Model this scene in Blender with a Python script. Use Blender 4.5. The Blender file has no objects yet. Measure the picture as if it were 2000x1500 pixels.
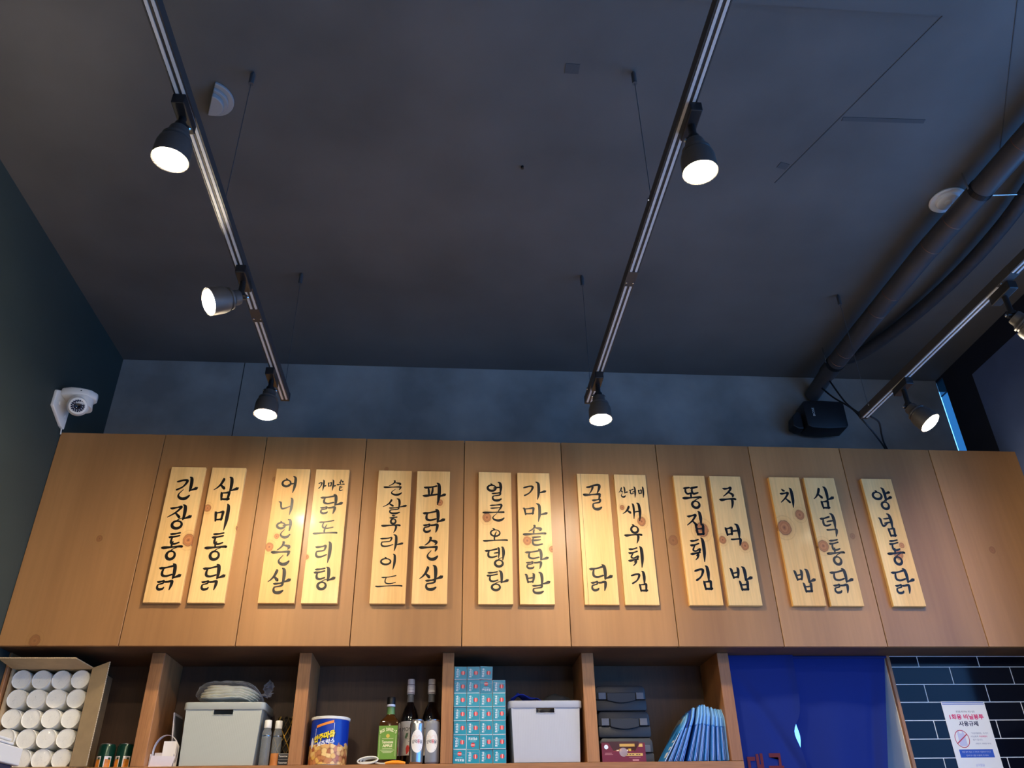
import bpy, bmesh, math, random
from mathutils import Vector, Matrix
random.seed(7)
SC = bpy.context.scene
COL = SC.collection
PI = math.pi

def lin(c):
    out = []
    for v in c[:3]:
        v = v / 255.0
        out.append(v / 12.92 if v <= 0.04045 else ((v + 0.055) / 1.055) ** 2.4)
    return (out[0], out[1], out[2], 1.0)

# ------------------------------------------------------------------ camera
def make_camera():
    yaw, pitch, roll = math.radians(5.0426), math.radians(30.8464), math.radians(-1.1365)
    F = Vector((math.sin(yaw) * math.cos(pitch), math.cos(yaw) * math.cos(pitch), math.sin(pitch)))
    R = Vector((math.cos(yaw), -math.sin(yaw), 0))
    U = R.cross(F)
    R2 = R * math.cos(roll) + U * math.sin(roll)
    U2 = -R * math.sin(roll) + U * math.cos(roll)
    cam = bpy.data.cameras.new('camera')
    cam.sensor_width = 36.0
    cam.lens = 1588.26 / 2000 * 36.0
    cam.clip_start = 0.05
    o = bpy.data.objects.new('camera', cam)
    m = Matrix((R2, U2, -F)).transposed().to_4x4()
    m.translation = Vector((1.3062, -3.4617, 1.4497))
    o.matrix_world = m
    COL.objects.link(o)
    SC.camera = o
make_camera()

# ------------------------------------------------------------------ world, daylight, exposure
SC.view_settings.view_transform = 'Standard'
SC.view_settings.look = 'None'
SC.view_settings.gamma = 1.0
SC.view_settings.use_curve_mapping = False
SC.view_settings.exposure = 0.0
SC.cycles.max_bounces = 7
SC.cycles.diffuse_bounces = 4
SC.cycles.glossy_bounces = 3
SC.cycles.transmission_bounces = 4
SC.cycles.transparent_max_bounces = 8
LAMP_STRENGTH = 1050.0
LAMP_COLOR = (1.0, 0.83, 0.59, 1.0)
SKY = (0.10, 0.34, 0.86, 1.0)
SKY_STRENGTH = 5.2

w = bpy.data.worlds.new('daylight')
SC.world = w
w.use_nodes = True
bg = w.node_tree.nodes['Background']
bg.inputs[0].default_value = SKY
bg.inputs[1].default_value = SKY_STRENGTH

def portal(name, loc, rot, sx, sy):
    l = bpy.data.lights.new(name, 'AREA')
    l.shape = 'RECTANGLE'; l.size = sx; l.size_y = sy
    l.cycles.is_portal = True
    o = bpy.data.objects.new(name, l)
    o.location = loc; o.rotation_euler = rot
    COL.objects.link(o)
# portals sit in the real window openings and only guide the sampling of the sky
portal('portal_right', (4.25, -3.1, 1.9), (0, PI / 2, 0), 2.9, 5.1)
portal('portal_front', (3.1, -6.6, 1.6), (PI / 2, 0, 0), 1.0, 2.5)
portal('portal_kitchen', (3.2, 2.62, 1.9), (-PI / 2, 0, 0), 1.4, 1.2)

# ------------------------------------------------------------------ materials
MATS = {}
def new_mat(name):
    m = bpy.data.materials.new(name); m.use_nodes = True
    nt = m.node_tree
    b = nt.nodes['Principled BSDF']
    MATS[name] = m
    return m, nt, b

def plain(name, col, rough=0.5, metal=0.0, spec=0.5, var=0.0, scale=8.0, bump=0.0, bscale=60.0, coat=0.0):
    if name in MATS: return MATS[name]
    m, nt, b = new_mat(name)
    c = lin(col)
    b.inputs['Base Color'].default_value = c
    b.inputs['Roughness'].default_value = rough
    b.inputs['Metallic'].default_value = metal
    b.inputs['Specular IOR Level'].default_value = spec
    if coat: b.inputs['Coat Weight'].default_value = coat
    tc = nt.nodes.new('ShaderNodeTexCoord')
    if var > 0:
        n = nt.nodes.new('ShaderNodeTexNoise'); n.inputs['Scale'].default_value = scale
        n.inputs['Detail'].default_value = 5.0
        nt.links.new(tc.outputs['Object'], n.inputs['Vector'])
        r = nt.nodes.new('ShaderNodeValToRGB')
        r.color_ramp.elements[0].position = 0.3; r.color_ramp.elements[1].position = 0.72
        r.color_ramp.elements[0].color = tuple(x * (1 - var) for x in c[:3]) + (1,)
        r.color_ramp.elements[1].color = tuple(min(1, x * (1 + var)) for x in c[:3]) + (1,)
        nt.links.new(n.outputs['Fac'], r.inputs['Fac'])
        nt.links.new(r.outputs['Color'], b.inputs['Base Color'])
    if bump > 0:
        n2 = nt.nodes.new('ShaderNodeTexNoise'); n2.inputs['Scale'].default_value = bscale
        n2.inputs['Detail'].default_value = 4.0
        nt.links.new(tc.outputs['Object'], n2.inputs['Vector'])
        bp = nt.nodes.new('ShaderNodeBump'); bp.inputs['Strength'].default_value = bump
        bp.inputs['Distance'].default_value = 0.004
        nt.links.new(n2.outputs['Fac'], bp.inputs['Height'])
        nt.links.new(bp.outputs['Normal'], b.inputs['Normal'])
    return m

def emit(name, col, strength):
    m, nt, b = new_mat(name)
    b.inputs['Base Color'].default_value = (0.8, 0.8, 0.8, 1)
    b.inputs['Emission Color'].default_value = col
    b.inputs['Emission Strength'].default_value = strength
    return m

def clear(name, col=(235, 240, 242), alpha=0.12, rough=0.05):
    # thin see-through film: mostly transparent, with a glossy surface
    m, nt, b = new_mat(name)
    out = nt.nodes['Material Output']
    t = nt.nodes.new('ShaderNodeBsdfTransparent')
    t.inputs[0].default_value = lin(col)
    b.inputs['Base Color'].default_value = lin(col)
    b.inputs['Roughness'].default_value = rough
    lw = nt.nodes.new('ShaderNodeLayerWeight'); lw.inputs['Blend'].default_value = 0.5
    pw = nt.nodes.new('ShaderNodeMath'); pw.operation = 'POWER'; pw.inputs[1].default_value = 4.0
    nt.links.new(lw.outputs['Facing'], pw.inputs[0])
    ad = nt.nodes.new('ShaderNodeMath'); ad.operation = 'MULTIPLY_ADD'; ad.inputs[1].default_value = 0.75; ad.inputs[2].default_value = alpha + 0.03
    ad.use_clamp = True
    nt.links.new(pw.outputs[0], ad.inputs[0])
    mx = nt.nodes.new('ShaderNodeMixShader')
    nt.links.new(ad.outputs[0], mx.inputs[0])
    nt.links.new(t.outputs[0], mx.inputs[1])
    nt.links.new(b.outputs[0], mx.inputs[2])
    nt.links.new(mx.outputs[0], out.inputs['Surface'])
    return m

def wood(name, light, dark, rough=0.45, grain=(26, 26, 1.3), fine=0.35, knots=(), coat=0.0, bump=0.08, rnd=True, contrast=(0.32, 0.68), kdark=1.0, kalpha=1.0):
    m, nt, b = new_mat(name)
    L = nt.links
    tc = nt.nodes.new('ShaderNodeTexCoord')
    oi = nt.nodes.new('ShaderNodeObjectInfo')
    mul = nt.nodes.new('ShaderNodeMath'); mul.operation = 'MULTIPLY'; mul.inputs[1].default_value = 37.0 if rnd else 0.0
    L.new(oi.outputs['Random'], mul.inputs[0])
    add = nt.nodes.new('ShaderNodeVectorMath'); add.operation = 'ADD'
    L.new(tc.outputs['Object'], add.inputs[0]); L.new(mul.outputs[0], add.inputs[1])
    mp = nt.nodes.new('ShaderNodeMapping'); mp.inputs['Scale'].default_value = grain
    L.new(add.outputs[0], mp.inputs['Vector'])
    n1 = nt.nodes.new('ShaderNodeTexNoise'); n1.inputs['Scale'].default_value = 0.35
    n1.inputs['Detail'].default_value = 6; n1.inputs['Distortion'].default_value = 0.6
    L.new(mp.outputs[0], n1.inputs['Vector'])
    r1 = nt.nodes.new('ShaderNodeValToRGB')
    r1.color_ramp.elements[0].position = contrast[0]; r1.color_ramp.elements[1].position = contrast[1]
    r1.color_ramp.elements[0].color = lin(dark); r1.color_ramp.elements[1].color = lin(light)
    L.new(n1.outputs['Fac'], r1.inputs['Fac'])
    n2 = nt.nodes.new('ShaderNodeTexNoise'); n2.inputs['Scale'].default_value = 7.0; n2.inputs['Detail'].default_value = 3
    L.new(mp.outputs[0], n2.inputs['Vector'])
    r2 = nt.nodes.new('ShaderNodeValToRGB')
    r2.color_ramp.elements[0].position = 0.38; r2.color_ramp.elements[0].color = (1 - fine, 1 - fine, 1 - fine, 1)
    r2.color_ramp.elements[1].position = 0.6; r2.color_ramp.elements[1].color = (1, 1, 1, 1)
    L.new(n2.outputs['Fac'], r2.inputs['Fac'])
    mx = nt.nodes.new('ShaderNodeMix'); mx.data_type = 'RGBA'; mx.blend_type = 'MULTIPLY'
    mx.inputs[0].default_value = 1.0
    L.new(r1.outputs[0], mx.inputs[6]); L.new(r2.outputs[0], mx.inputs[7])
    cur = mx.outputs[2]
    if knots:
        sp = nt.nodes.new('ShaderNodeSeparateXYZ'); L.new(tc.outputs['Object'], sp.inputs[0])
        wob = nt.nodes.new('ShaderNodeTexNoise'); wob.inputs['Scale'].default_value = 60.0
        L.new(tc.outputs['Object'], wob.inputs['Vector'])
        def mth(op, a, bb):
            n = nt.nodes.new('ShaderNodeMath'); n.operation = op
            for i, v in enumerate((a, bb)):
                if v is None: continue
                if isinstance(v, (int, float)): n.inputs[i].default_value = v
                else: L.new(v, n.inputs[i])
            return n.outputs[0]
        for (kx, kz, kr) in knots:
            dx = mth('DIVIDE', mth('SUBTRACT', sp.outputs['X'], kx), kr)
            dz = mth('DIVIDE', mth('SUBTRACT', sp.outputs['Z'], kz), kr * 1.15)
            d = mth('SQRT', mth('ADD', mth('MULTIPLY', dx, dx), mth('MULTIPLY', dz, dz)), None)
            d = mth('ADD', d, mth('MULTIPLY', mth('SUBTRACT', wob.outputs['Fac'], 0.5), 0.35))
            d = mth('DIVIDE', d, 3.0)
            rk = nt.nodes.new('ShaderNodeValToRGB')
            cr = rk.color_ramp
            els = [(0.0, (92, 52, 26), 1.0), (0.05, (150, 88, 44), 1.0), (0.16, (186, 118, 62), 0.95), (0.22, (160, 92, 44), 0.95),
                   (0.29, (170, 100, 50), 0.9), (0.335, (105, 58, 26), 0.9), (0.37, (200, 142, 74), 0.55), (0.52, (214, 160, 88), 0.3),
                   (0.56, (176, 118, 58), 0.35), (0.62, (214, 160, 88), 0.15), (1.0, (214, 160, 88), 0.0)]
            while len(cr.elements) < len(els): cr.elements.new(0.5)
            for e, (p, c, a) in zip(cr.elements, els):
                e.position = p; e.color = lin(tuple(q*kdark for q in c))[:3] + (a*kalpha,)
            L.new(d, rk.inputs['Fac'])
            mk = nt.nodes.new('ShaderNodeMix'); mk.data_type = 'RGBA'
            L.new(rk.outputs['Alpha'], mk.inputs[0]); L.new(cur, mk.inputs[6]); L.new(rk.outputs['Color'], mk.inputs[7])
            cur = mk.outputs[2]
    L.new(cur, b.inputs['Base Color'])
    b.inputs['Roughness'].default_value = rough
    if coat:
        b.inputs['Coat Weight'].default_value = coat; b.inputs['Coat Roughness'].default_value = 0.16
    bp = nt.nodes.new('ShaderNodeBump'); bp.inputs['Strength'].default_value = bump; bp.inputs['Distance'].default_value = 0.002
    L.new(n2.outputs['Fac'], bp.inputs['Height']); L.new(bp.outputs[0], b.inputs['Normal'])
    return m

# ------------------------------------------------------------------ mesh helpers
class MB:
    """collects simple shapes, links them as ONE mesh object"""
    def __init__(s): s.v = []; s.f = []
    def add(s, vs, fs, M=None):
        o = len(s.v)
        for p in vs:
            p = Vector(p)
            s.v.append(M @ p if M is not None else p)
        s.f += [[i + o for i in f] for f in fs]
        return s
    def box(s, x0, x1, y0, y1, z0, z1, M=None):
        vs = [(x0,y0,z0),(x1,y0,z0),(x1,y1,z0),(x0,y1,z0),(x0,y0,z1),(x1,y0,z1),(x1,y1,z1),(x0,y1,z1)]
        return s.add(vs, [(0,3,2,1),(4,5,6,7),(0,1,5,4),(1,2,6,5),(2,3,7,6),(3,0,4,7)], M)
    def prism(s, poly, y0, y1, M=None):
        """poly: (x,z) outline, extruded along y"""
        n = len(poly)
        vs = [(x, y0, z) for x, z in poly] + [(x, y1, z) for x, z in poly]
        fs = [list(range(n)), list(range(2*n-1, n-1, -1))]
        fs += [(i, i+n, (i+1) % n + n, (i+1) % n) for i in range(n)]
        return s.add(vs, fs, M)
    def lathe(s, prof, n=24, M=None, cap=True, a0=0.0, a1=2*PI):
        """prof: (radius, height) list turned about local z"""
        full = abs(a1 - a0 - 2*PI) < 1e-6
        k = n if full else n + 1
        vs = []; fs = []
        for r, z in prof:
            for i in range(k):
                a = a0 + (a1 - a0) * i / n
                vs.append((r*math.cos(a), r*math.sin(a), z))
        for j in range(len(prof)-1):
            for i in range(n):
                i2 = (i+1) % k if full else i+1
                fs.append((j*k+i, j*k+i2, (j+1)*k+i2, (j+1)*k+i))
        if cap and full:
            if prof[0][0] > 1e-6: fs.append(list(range(n-1, -1, -1)))
            if prof[-1][0] > 1e-6: fs.append([(len(prof)-1)*k+i for i in range(n)])
        return s.add(vs, fs, M)
    def tube(s, pts, r, n=8, caps=True):
        pts = [Vector(p) for p in pts]
        vs = []; fs = []
        up = Vector((0, 0, 1))
        prev = None
        for i, p in enumerate(pts):
            d = (pts[min(i+1, len(pts)-1)] - pts[max(i-1, 0)]).normalized()
            if prev is None:
                u = d.cross(up)
                if u.length < 1e-4: u = d.cross(Vector((1, 0, 0)))
                u.normalize()
            else:
                u = (prev - d * prev.dot(d)).normalized()
            prev = u
            v2 = d.cross(u)
            rr = r[i] if isinstance(r, (list, tuple)) else r
            for k in range(n):
                a = 2*PI*k/n
                vs.append(p + u*math.cos(a)*rr + v2*math.sin(a)*rr)
        for i in range(len(pts)-1):
            for k in range(n):
                fs.append((i*n+k, i*n+(k+1) % n, (i+1)*n+(k+1) % n, (i+1)*n+k))
        if caps:
            fs.append(list(range(n-1, -1, -1))); fs.append([(len(pts)-1)*n+k for k in range(n)])
        return s.add(vs, fs)
    def grid(s, nu, nv, fn):
        vs = [fn(i/nu, j/nv) for j in range(nv+1) for i in range(nu+1)]
        fs = [(j*(nu+1)+i, j*(nu+1)+i+1, (j+1)*(nu+1)+i+1, (j+1)*(nu+1)+i) for j in range(nv) for i in range(nu)]
        return s.add(vs, fs)
    def build(s, name, mat, parent=None, loc=None, bevel=0.0, smooth=False, seg=2, solid=0.0):
        me = bpy.data.meshes.new(name)
        me.from_pydata([tuple(p) for p in s.v], [], s.f)
        bm = bmesh.new(); bm.from_mesh(me)
        bmesh.ops.recalc_face_normals(bm, faces=bm.faces)
        if bevel > 0:
            ed = [e for e in bm.edges if e.is_manifold and e.calc_face_angle(0) > 0.5]
            bmesh.ops.bevel(bm, geom=ed, offset=bevel, segments=seg, profile=0.5, affect='EDGES', clamp_overlap=True)
        bm.to_mesh(me); bm.free()
        me.materials.append(mat)
        if smooth:
            for p in me.polygons: p.use_smooth = True
            try: me.set_sharp_from_angle(angle=math.radians(38))
            except Exception: pass
        o = bpy.data.objects.new(name, me)
        COL.objects.link(o)
        if loc: o.location = loc
        if parent: o.parent = parent
        if solid:
            md = o.modifiers.new('thickness', 'SOLIDIFY'); md.thickness = solid; md.offset = 0
        return o

def axis_matrix(origin, zdir, xhint=(0, 0, 1)):
    z = Vector(zdir).normalized(); xh = Vector(xhint)
    y = z.cross(xh)
    if y.length < 1e-4: y = z.cross(Vector((1, 0, 0)))
    y.normalize(); x = y.cross(z)
    m = Matrix((x, y, z)).transposed().to_4x4(); m.translation = Vector(origin)
    return m

def tag(o, label=None, cat=None, group=None, kind=None):
    if label: o['label'] = label
    if cat: o['category'] = cat
    if group: o['group'] = group
    if kind: o['kind'] = kind
    return o
def thing(name, label, cat, loc=(0, 0, 0), rz=0.0, group=None):
    o = bpy.data.objects.new(name, None); COL.objects.link(o)
    o.empty_display_size = 0.05
    o.location = loc; o.rotation_euler = (0, 0, rz)
    return tag(o, label, cat, group)
def struct(o): o['kind'] = 'structure'; return o
def copy_tree(o, parent=None):
    c = o.copy(); COL.objects.link(c); c.parent = parent
    for ch in list(o.children): copy_tree(ch, c)
    return c

_txt = {}
def text_geo(body, bold=0.0, res=3):
    k = (body, bold)
    if k in _txt: return _txt[k]
    c = bpy.data.curves.new('lettering', 'FONT')
    c.body = body; c.size = 1.0; c.offset = bold; c.resolution_u = res
    o = bpy.data.objects.new('lettering', c); COL.objects.link(o)
    bpy.context.view_layer.update()
    me = bpy.data.meshes.new_from_object(o.evaluated_get(bpy.context.evaluated_depsgraph_get()))
    vs = [tuple(v.co) for v in me.vertices]; fs = [tuple(p.vertices) for p in me.polygons]
    bpy.data.objects.remove(o); bpy.data.curves.remove(c); bpy.data.meshes.remove(me)
    x0 = min(v[0] for v in vs); x1 = max(v[0] for v in vs); y0 = min(v[1] for v in vs); y1 = max(v[1] for v in vs)
    vs = [((v[0]-x0)/(x1-x0) - 0.5, (v[1]-y0)/(y1-y0) - 0.5) for v in vs]
    _txt[k] = (vs, fs, (x1-x0)/(y1-y0))
    return _txt[k]
def text_flat(mb, body, cx, cz, wdt, hgt, y, bold=0.0, rot=0.0, shear=0.0):
    """lettering in an x-z plane facing -y"""
    vs, fs, asp = text_geo(body, bold)
    if wdt is None: wdt = hgt * asp
    if hgt is None: hgt = wdt / asp
    c, s_ = math.cos(rot), math.sin(rot)
    out = []
    for u, v in vs:
        a, b = u*wdt + shear*v*hgt, v*hgt
        out.append((cx + a*c - b*s_, y, cz + a*s_ + b*c))
    return mb.add(out, fs)
def text_round(mb, body, r, ang, cz, wdt, hgt, bold=0.0, tilt=0.0):
    """lettering wrapped on a cylinder about local z; ang=0 faces -y"""
    vs, fs, asp = text_geo(body, bold)
    if wdt is None: wdt = hgt * asp
    out = []
    for u, v in vs:
        a = ang + u*wdt/r
        out.append((r*math.sin(a), -r*math.cos(a), cz + v*hgt + tilt*u*wdt))
    return mb.add(out, fs)

# ------------------------------------------------------------------ palette
M_ceil = plain('ceiling_paint', (90, 87, 84), 0.75, var=0.18, scale=2.2, bump=0.15, bscale=25)
M_lwall = plain('dark_green_paint', (44, 54, 50), 0.7, var=0.12, scale=3, bump=0.1)
M_bwall = plain('grey_concrete_paint', (146, 142, 136), 0.7, var=0.28, scale=3.4, bump=0.2, bscale=20)
M_rwall = plain('navy_paint', (26, 31, 48), 0.7, var=0.1)
M_board = plain('wall_board_daylight_tint', (86, 106, 150), 0.65, var=0.2, scale=3.5, bump=0.1)  # blue of the daylight is put into the board's own colour
M_floor = plain('floor_concrete', (214, 208, 198), 0.6, var=0.1)
M_white = plain('white_plastic', (226, 226, 222), 0.4)
M_white_wall = plain('kitchen_white_paint', (214, 218, 218), 0.5, var=0.05)
M_black = plain('black_metal', (26, 26, 28), 0.42, metal=0.2)
M_blackplastic = plain('black_plastic', (24, 25, 29), 0.45, bump=0.1, bscale=200)
M_track = plain('track_enamel', (44, 43, 44), 0.55)
M_tracklip = plain('track_lip_aluminium', (186, 184, 182), 0.55)
M_wire = plain('grey_wire', (70, 70, 72), .5)
M_chrome = plain('chrome', (215, 218, 222), 0.16, metal=1.0)
M_lamp_body = plain('lamp_enamel', (58, 56, 55), 0.45)
M_glow = emit('lamp_glass_lit', LAMP_COLOR, LAMP_STRENGTH)
M_ink = plain('black_brush_ink', (12, 10, 9), 0.4, spec=0.4, bump=0.25, bscale=90)
M_panel_paper = plain('white_paper', (232, 229, 224), 0.6)
M_card = plain('brown_cardboard', (176, 150, 112), 0.75, var=0.06, scale=30)
M_cardedge = plain('cardboard_flute', (206, 184, 146), 0.8, var=0.25, scale=160)
M_stain = wood('stained_shelf_wood', (182, 126, 76), (150, 98, 56), 0.5, grain=(30, 30, 1.6), fine=0.18)
M_stain_h = wood('stained_shelf_wood_level', (182, 126, 76), (150, 98, 56), 0.5, grain=(1.6, 30, 30), fine=0.18)
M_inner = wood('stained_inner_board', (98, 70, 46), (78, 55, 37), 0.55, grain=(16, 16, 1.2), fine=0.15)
M_grout = plain('white_grout', (236, 236, 234), 0.8)
M_tile = plain('navy_glazed_tile', (9, 12, 24), 0.1, spec=0.2, bump=0.02, bscale=14)

# ------------------------------------------------------------------ the room
XL, XR, YB, YF, ZC = -0.469, 4.139, 0.414, -6.5, 3.866
struct(MB().box(XL-.3, XR+.3, YF-.2, 3.0, -.1, 0).build('floor', M_floor))
ceil = struct(MB().box(XL-.2, XR+.13, YF-.2, YB+.12, ZC, ZC+.15).box(XL-.2, XR, YB+.12, 3.0, ZC, ZC+.15).build('ceiling', M_ceil))
struct(MB().box(XL-.15, XL, YF, 2.7, 0, ZC).build('wall_left', M_lwall))
DX0, DX1 = 2.547, 3.296           # kitchen doorway
b = MB(); b.box(XL, DX0, YB, YB+.12, 0, ZC); b.box(DX1, XR, YB, YB+.12, 0, ZC); b.box(DX0, DX1, YB, YB+.12, 2.25, ZC)
wb = struct(b.build('wall_back', M_bwall))
M_seam = plain('dark_joint', (30, 31, 34), 0.8)
MB().box(.176, .180, YB-.0012, YB, 3.2, ZC).build('joint', M_seam, wb)
# right wall: narrow window by the corner, wide shop window nearer the street
b = MB(); t0, t1 = XR, XR+.12
b.box(t0, t0+.012, .345, YB, 0, 3.15); b.box(t0, t0+.012, .345, YB, 3.85, ZC)
b.box(t0, t1, -.55, .33, 0, ZC); b.box(t0, t0+.012, .33, .345, 0, ZC)
b.box(t0, t1, -5.65, -.55, 0, .45); b.box(t0, t1, -5.65, -.55, 3.36, ZC)
b.box(t0, t1, YF, -5.65, 0, ZC)
wr = struct(b.build('wall_right', M_rwall))
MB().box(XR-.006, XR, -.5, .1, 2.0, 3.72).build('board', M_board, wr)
M_frame = plain('window_frame_dark', (30, 36, 52), 0.5)
M_reveal = plain('pale_window_reveal', (150, 180, 210), 0.5)
M_pane = clear('window_glass', (245, 248, 250), 0.0, 0.02)
M_dim_pane = clear('dimmed_window_glass', (132, 156, 162), 0.0, 0.02)  # tint added to dim the bright sky seen through the narrow window
win = struct(thing('window_1', None, None))
MB().box(XR+.004, XR+.008, .3455, YB-.0005, 3.1505, 3.7595).build('pane', M_dim_pane, win)
MB().box(XR+.002, XR+.01, .3455, YB-.0005, 3.7605, 3.8495).build('upper_pane', clear('tinted_window_glass', (120, 140, 146), 0.0, .02), win)
MB().box(XR+.001, XR+.011, .3455, YB-.0005, 3.7585, 3.7615).build('transom', M_frame, win)
win2 = struct(thing('window_2', None, None))
for y0, y1 in ((-5.6, -3.98), (-3.92, -2.28), (-2.22, -.6)):
    MB().box(XR+.05, XR+.06, y0, y1, .5, 3.3).build('pane', M_pane, win2)
for y in (-5.625, -3.95, -2.25, -.575):
    MB().box(XR+.03, XR+.09, y-.03, y+.03, .45, 3.36).build('mullion', M_frame, win2)
MB().box(XR+.03, XR+.09, -5.6, -.6, .45, .5).build('sill_frame', M_frame, win2)
MB().box(XR+.03, XR+.09, -5.6, -.6, 3.3, 3.36).build('head_frame', M_frame, win2)
b = MB()
b.box(XL, 2.6, YF-.15, YF, 0, ZC); b.box(3.6, XR, YF-.15, YF, 0, ZC)
b.box(2.6, 3.6, YF-.15, YF, 0, .35); b.box(2.6, 3.6, YF-.15, YF, 2.85, ZC)
struct(b.build('wall_front', M_lwall))
win3 = struct(thing('window_3', None, None))
MB().box(2.65, 3.55, YF-.09, YF-.08, .4, 2.8).build('pane', M_pane, win3)
for x in (2.625, 3.1, 3.575): MB().box(x-.025, x+.025, YF-.11, YF-.06, .35, 2.85).build('mullion', M_frame, win3)
# kitchen behind the curtain
b = MB()
b.box(2.0, 2.1, YB+.12, 2.6, 0, ZC); b.box(XR-.12, XR, YB+.12, 2.6, 0, ZC)
b.box(2.1, 2.5, 2.5, 2.6, 0, ZC); b.box(3.9, XR-.12, 2.5, 2.6, 0, ZC); b.box(2.5, 3.9, 2.5, 2.6, 0, 1.3); b.box(2.5, 3.9, 2.5, 2.6, 2.5, ZC)
struct(b.build('wall_kitchen', M_white_wall))
win4 = struct(thing('window_4', None, None))
MB().box(2.52, 3.88, 2.55, 2.56, 1.32, 2.48).build('pane', M_pane, win4)
for x in (2.51, 3.2, 3.89): MB().box(x-.012, x+.012, 2.53, 2.58, 1.3, 2.5).build('mullion', M_frame, win4)
# ceiling marks: board joints, scratches and a shallow dropped panel
M_mark = plain('ceiling_joint_mark', (72, 72, 73), 0.9)
def ceil_strip(name, x0, y0, x1, y1, wd, mat=M_mark, th=.002):
    d = Vector((x1-x0, y1-y0, 0)); n = Vector((-d.y, d.x, 0)).normalized()*wd/2
    a = Vector((x0, y0, 0)); c = Vector((x1, y1, 0))
    vs = [a-n, c-n, c+n, a+n]
    vv = [(p.x, p.y, ZC-th) for p in vs] + [(p.x, p.y, ZC) for p in vs]
    return MB().add(vv, [(0,1,2,3),(7,6,5,4),(0,4,5,1),(1,5,6,2),(2,6,7,3),(3,7,4,0)]).build(name, mat, ceil)
ceil_strip('joint', 2.758, -1.443, 3.077, -1.451, .018)
ceil_strip('joint', 2.62, -1.1, 2.95, -2.0, .003)
ceil_strip('joint', 3.05, -2.1, 3.55, -1.15, .003)
ceil_strip('patch', 2.60, -1.20, 2.64, -1.19, .03)
ceil_strip('patch', 1.68, -1.60, 1.73, -1.60, .04)
MB().box(1.9, 2.95, -3.4, -1.905, ZC-.03, ZC).build('dropped_panel', M_ceil, ceil)
MB().lathe([(0, -.012), (.006, -.012), (.006, 0)], 10, Matrix.Translation((1.571, -1.127, ZC))).build('screw', M_black, ceil)

# ------------------------------------------------------------------ overhead cabinet of ten wide boards
cab = thing('overhead_cabinet', 'long overhead cabinet faced with ten brown stained boards under the grey wall', 'cabinet', (0, 0, 2.25))
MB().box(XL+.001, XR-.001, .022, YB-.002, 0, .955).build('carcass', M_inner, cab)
edges = [XL] + [0.46*i for i in range(9)] + [XR-.002]
pk = {0: [(-.18+.469, .45, .012), (-.33+.469, .02, .02)], 2: [(.06, .74, .01)], 3: [(.1, .8, .009)], 6: [(.03, .47, .02)], 7: [(.42, .5, .012)], 9: [(.16, .44, .014)]}
for i in range(10):
    x0, x1 = edges[i]+.0016, edges[i+1]-.0016
    tone = random.uniform(.95, 1.05)
    mt = wood('stained_board_%d' % i, tuple(c*tone for c in (176, 127, 76)), tuple(c*tone for c in (146, 101, 58)), 0.42,
              grain=(8, 8, .4), fine=0.07, knots=pk.get(i, ()), bump=0.12, kdark=.74, kalpha=.6)
    MB().box(0, x1-x0, 0, .021, 0, .955).build('board', mt, cab, loc=(x0, 0, 0), bevel=.0012, seg=1)

# ------------------------------------------------------------------ open shelf under it
YP = .116; ZS = 1.818
shelf = thing('open_shelf', 'brown wooden open shelf with five compartments under the overhead cabinet', 'shelf', (0, YP, ZS))
def sh(name, x0, x1, y0, y1, z0, z1, mat, bev=.0015):
    return MB().box(x0, x1, y0-YP, y1-YP, z0-ZS, z1-ZS).build(name, mat, shelf, bevel=bev, seg=1)
posts = [(.101, .154), (.703, .755), (1.303, 1.352), (1.898, 1.95), (2.497, 2.547)]
for x0, x1 in posts:
    sh('upright', x0, x1, YP, YB-.03, ZS, 2.2495, M_stain)
sh('shelf_board', XL+.001, 2.547, YP, YB-.002, ZS-.045, ZS, M_stain_h)
sh('end_panel', XL+.001, XL+.012, YP, YB-.03, ZS, 2.2495, M_stain)
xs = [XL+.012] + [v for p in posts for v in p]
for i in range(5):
    sh('back_board', xs[2*i]+.0005, xs[2*i+1]-.0005, YB-.03, YB-.012, ZS, 2.2495, M_inner, 0)

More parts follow.
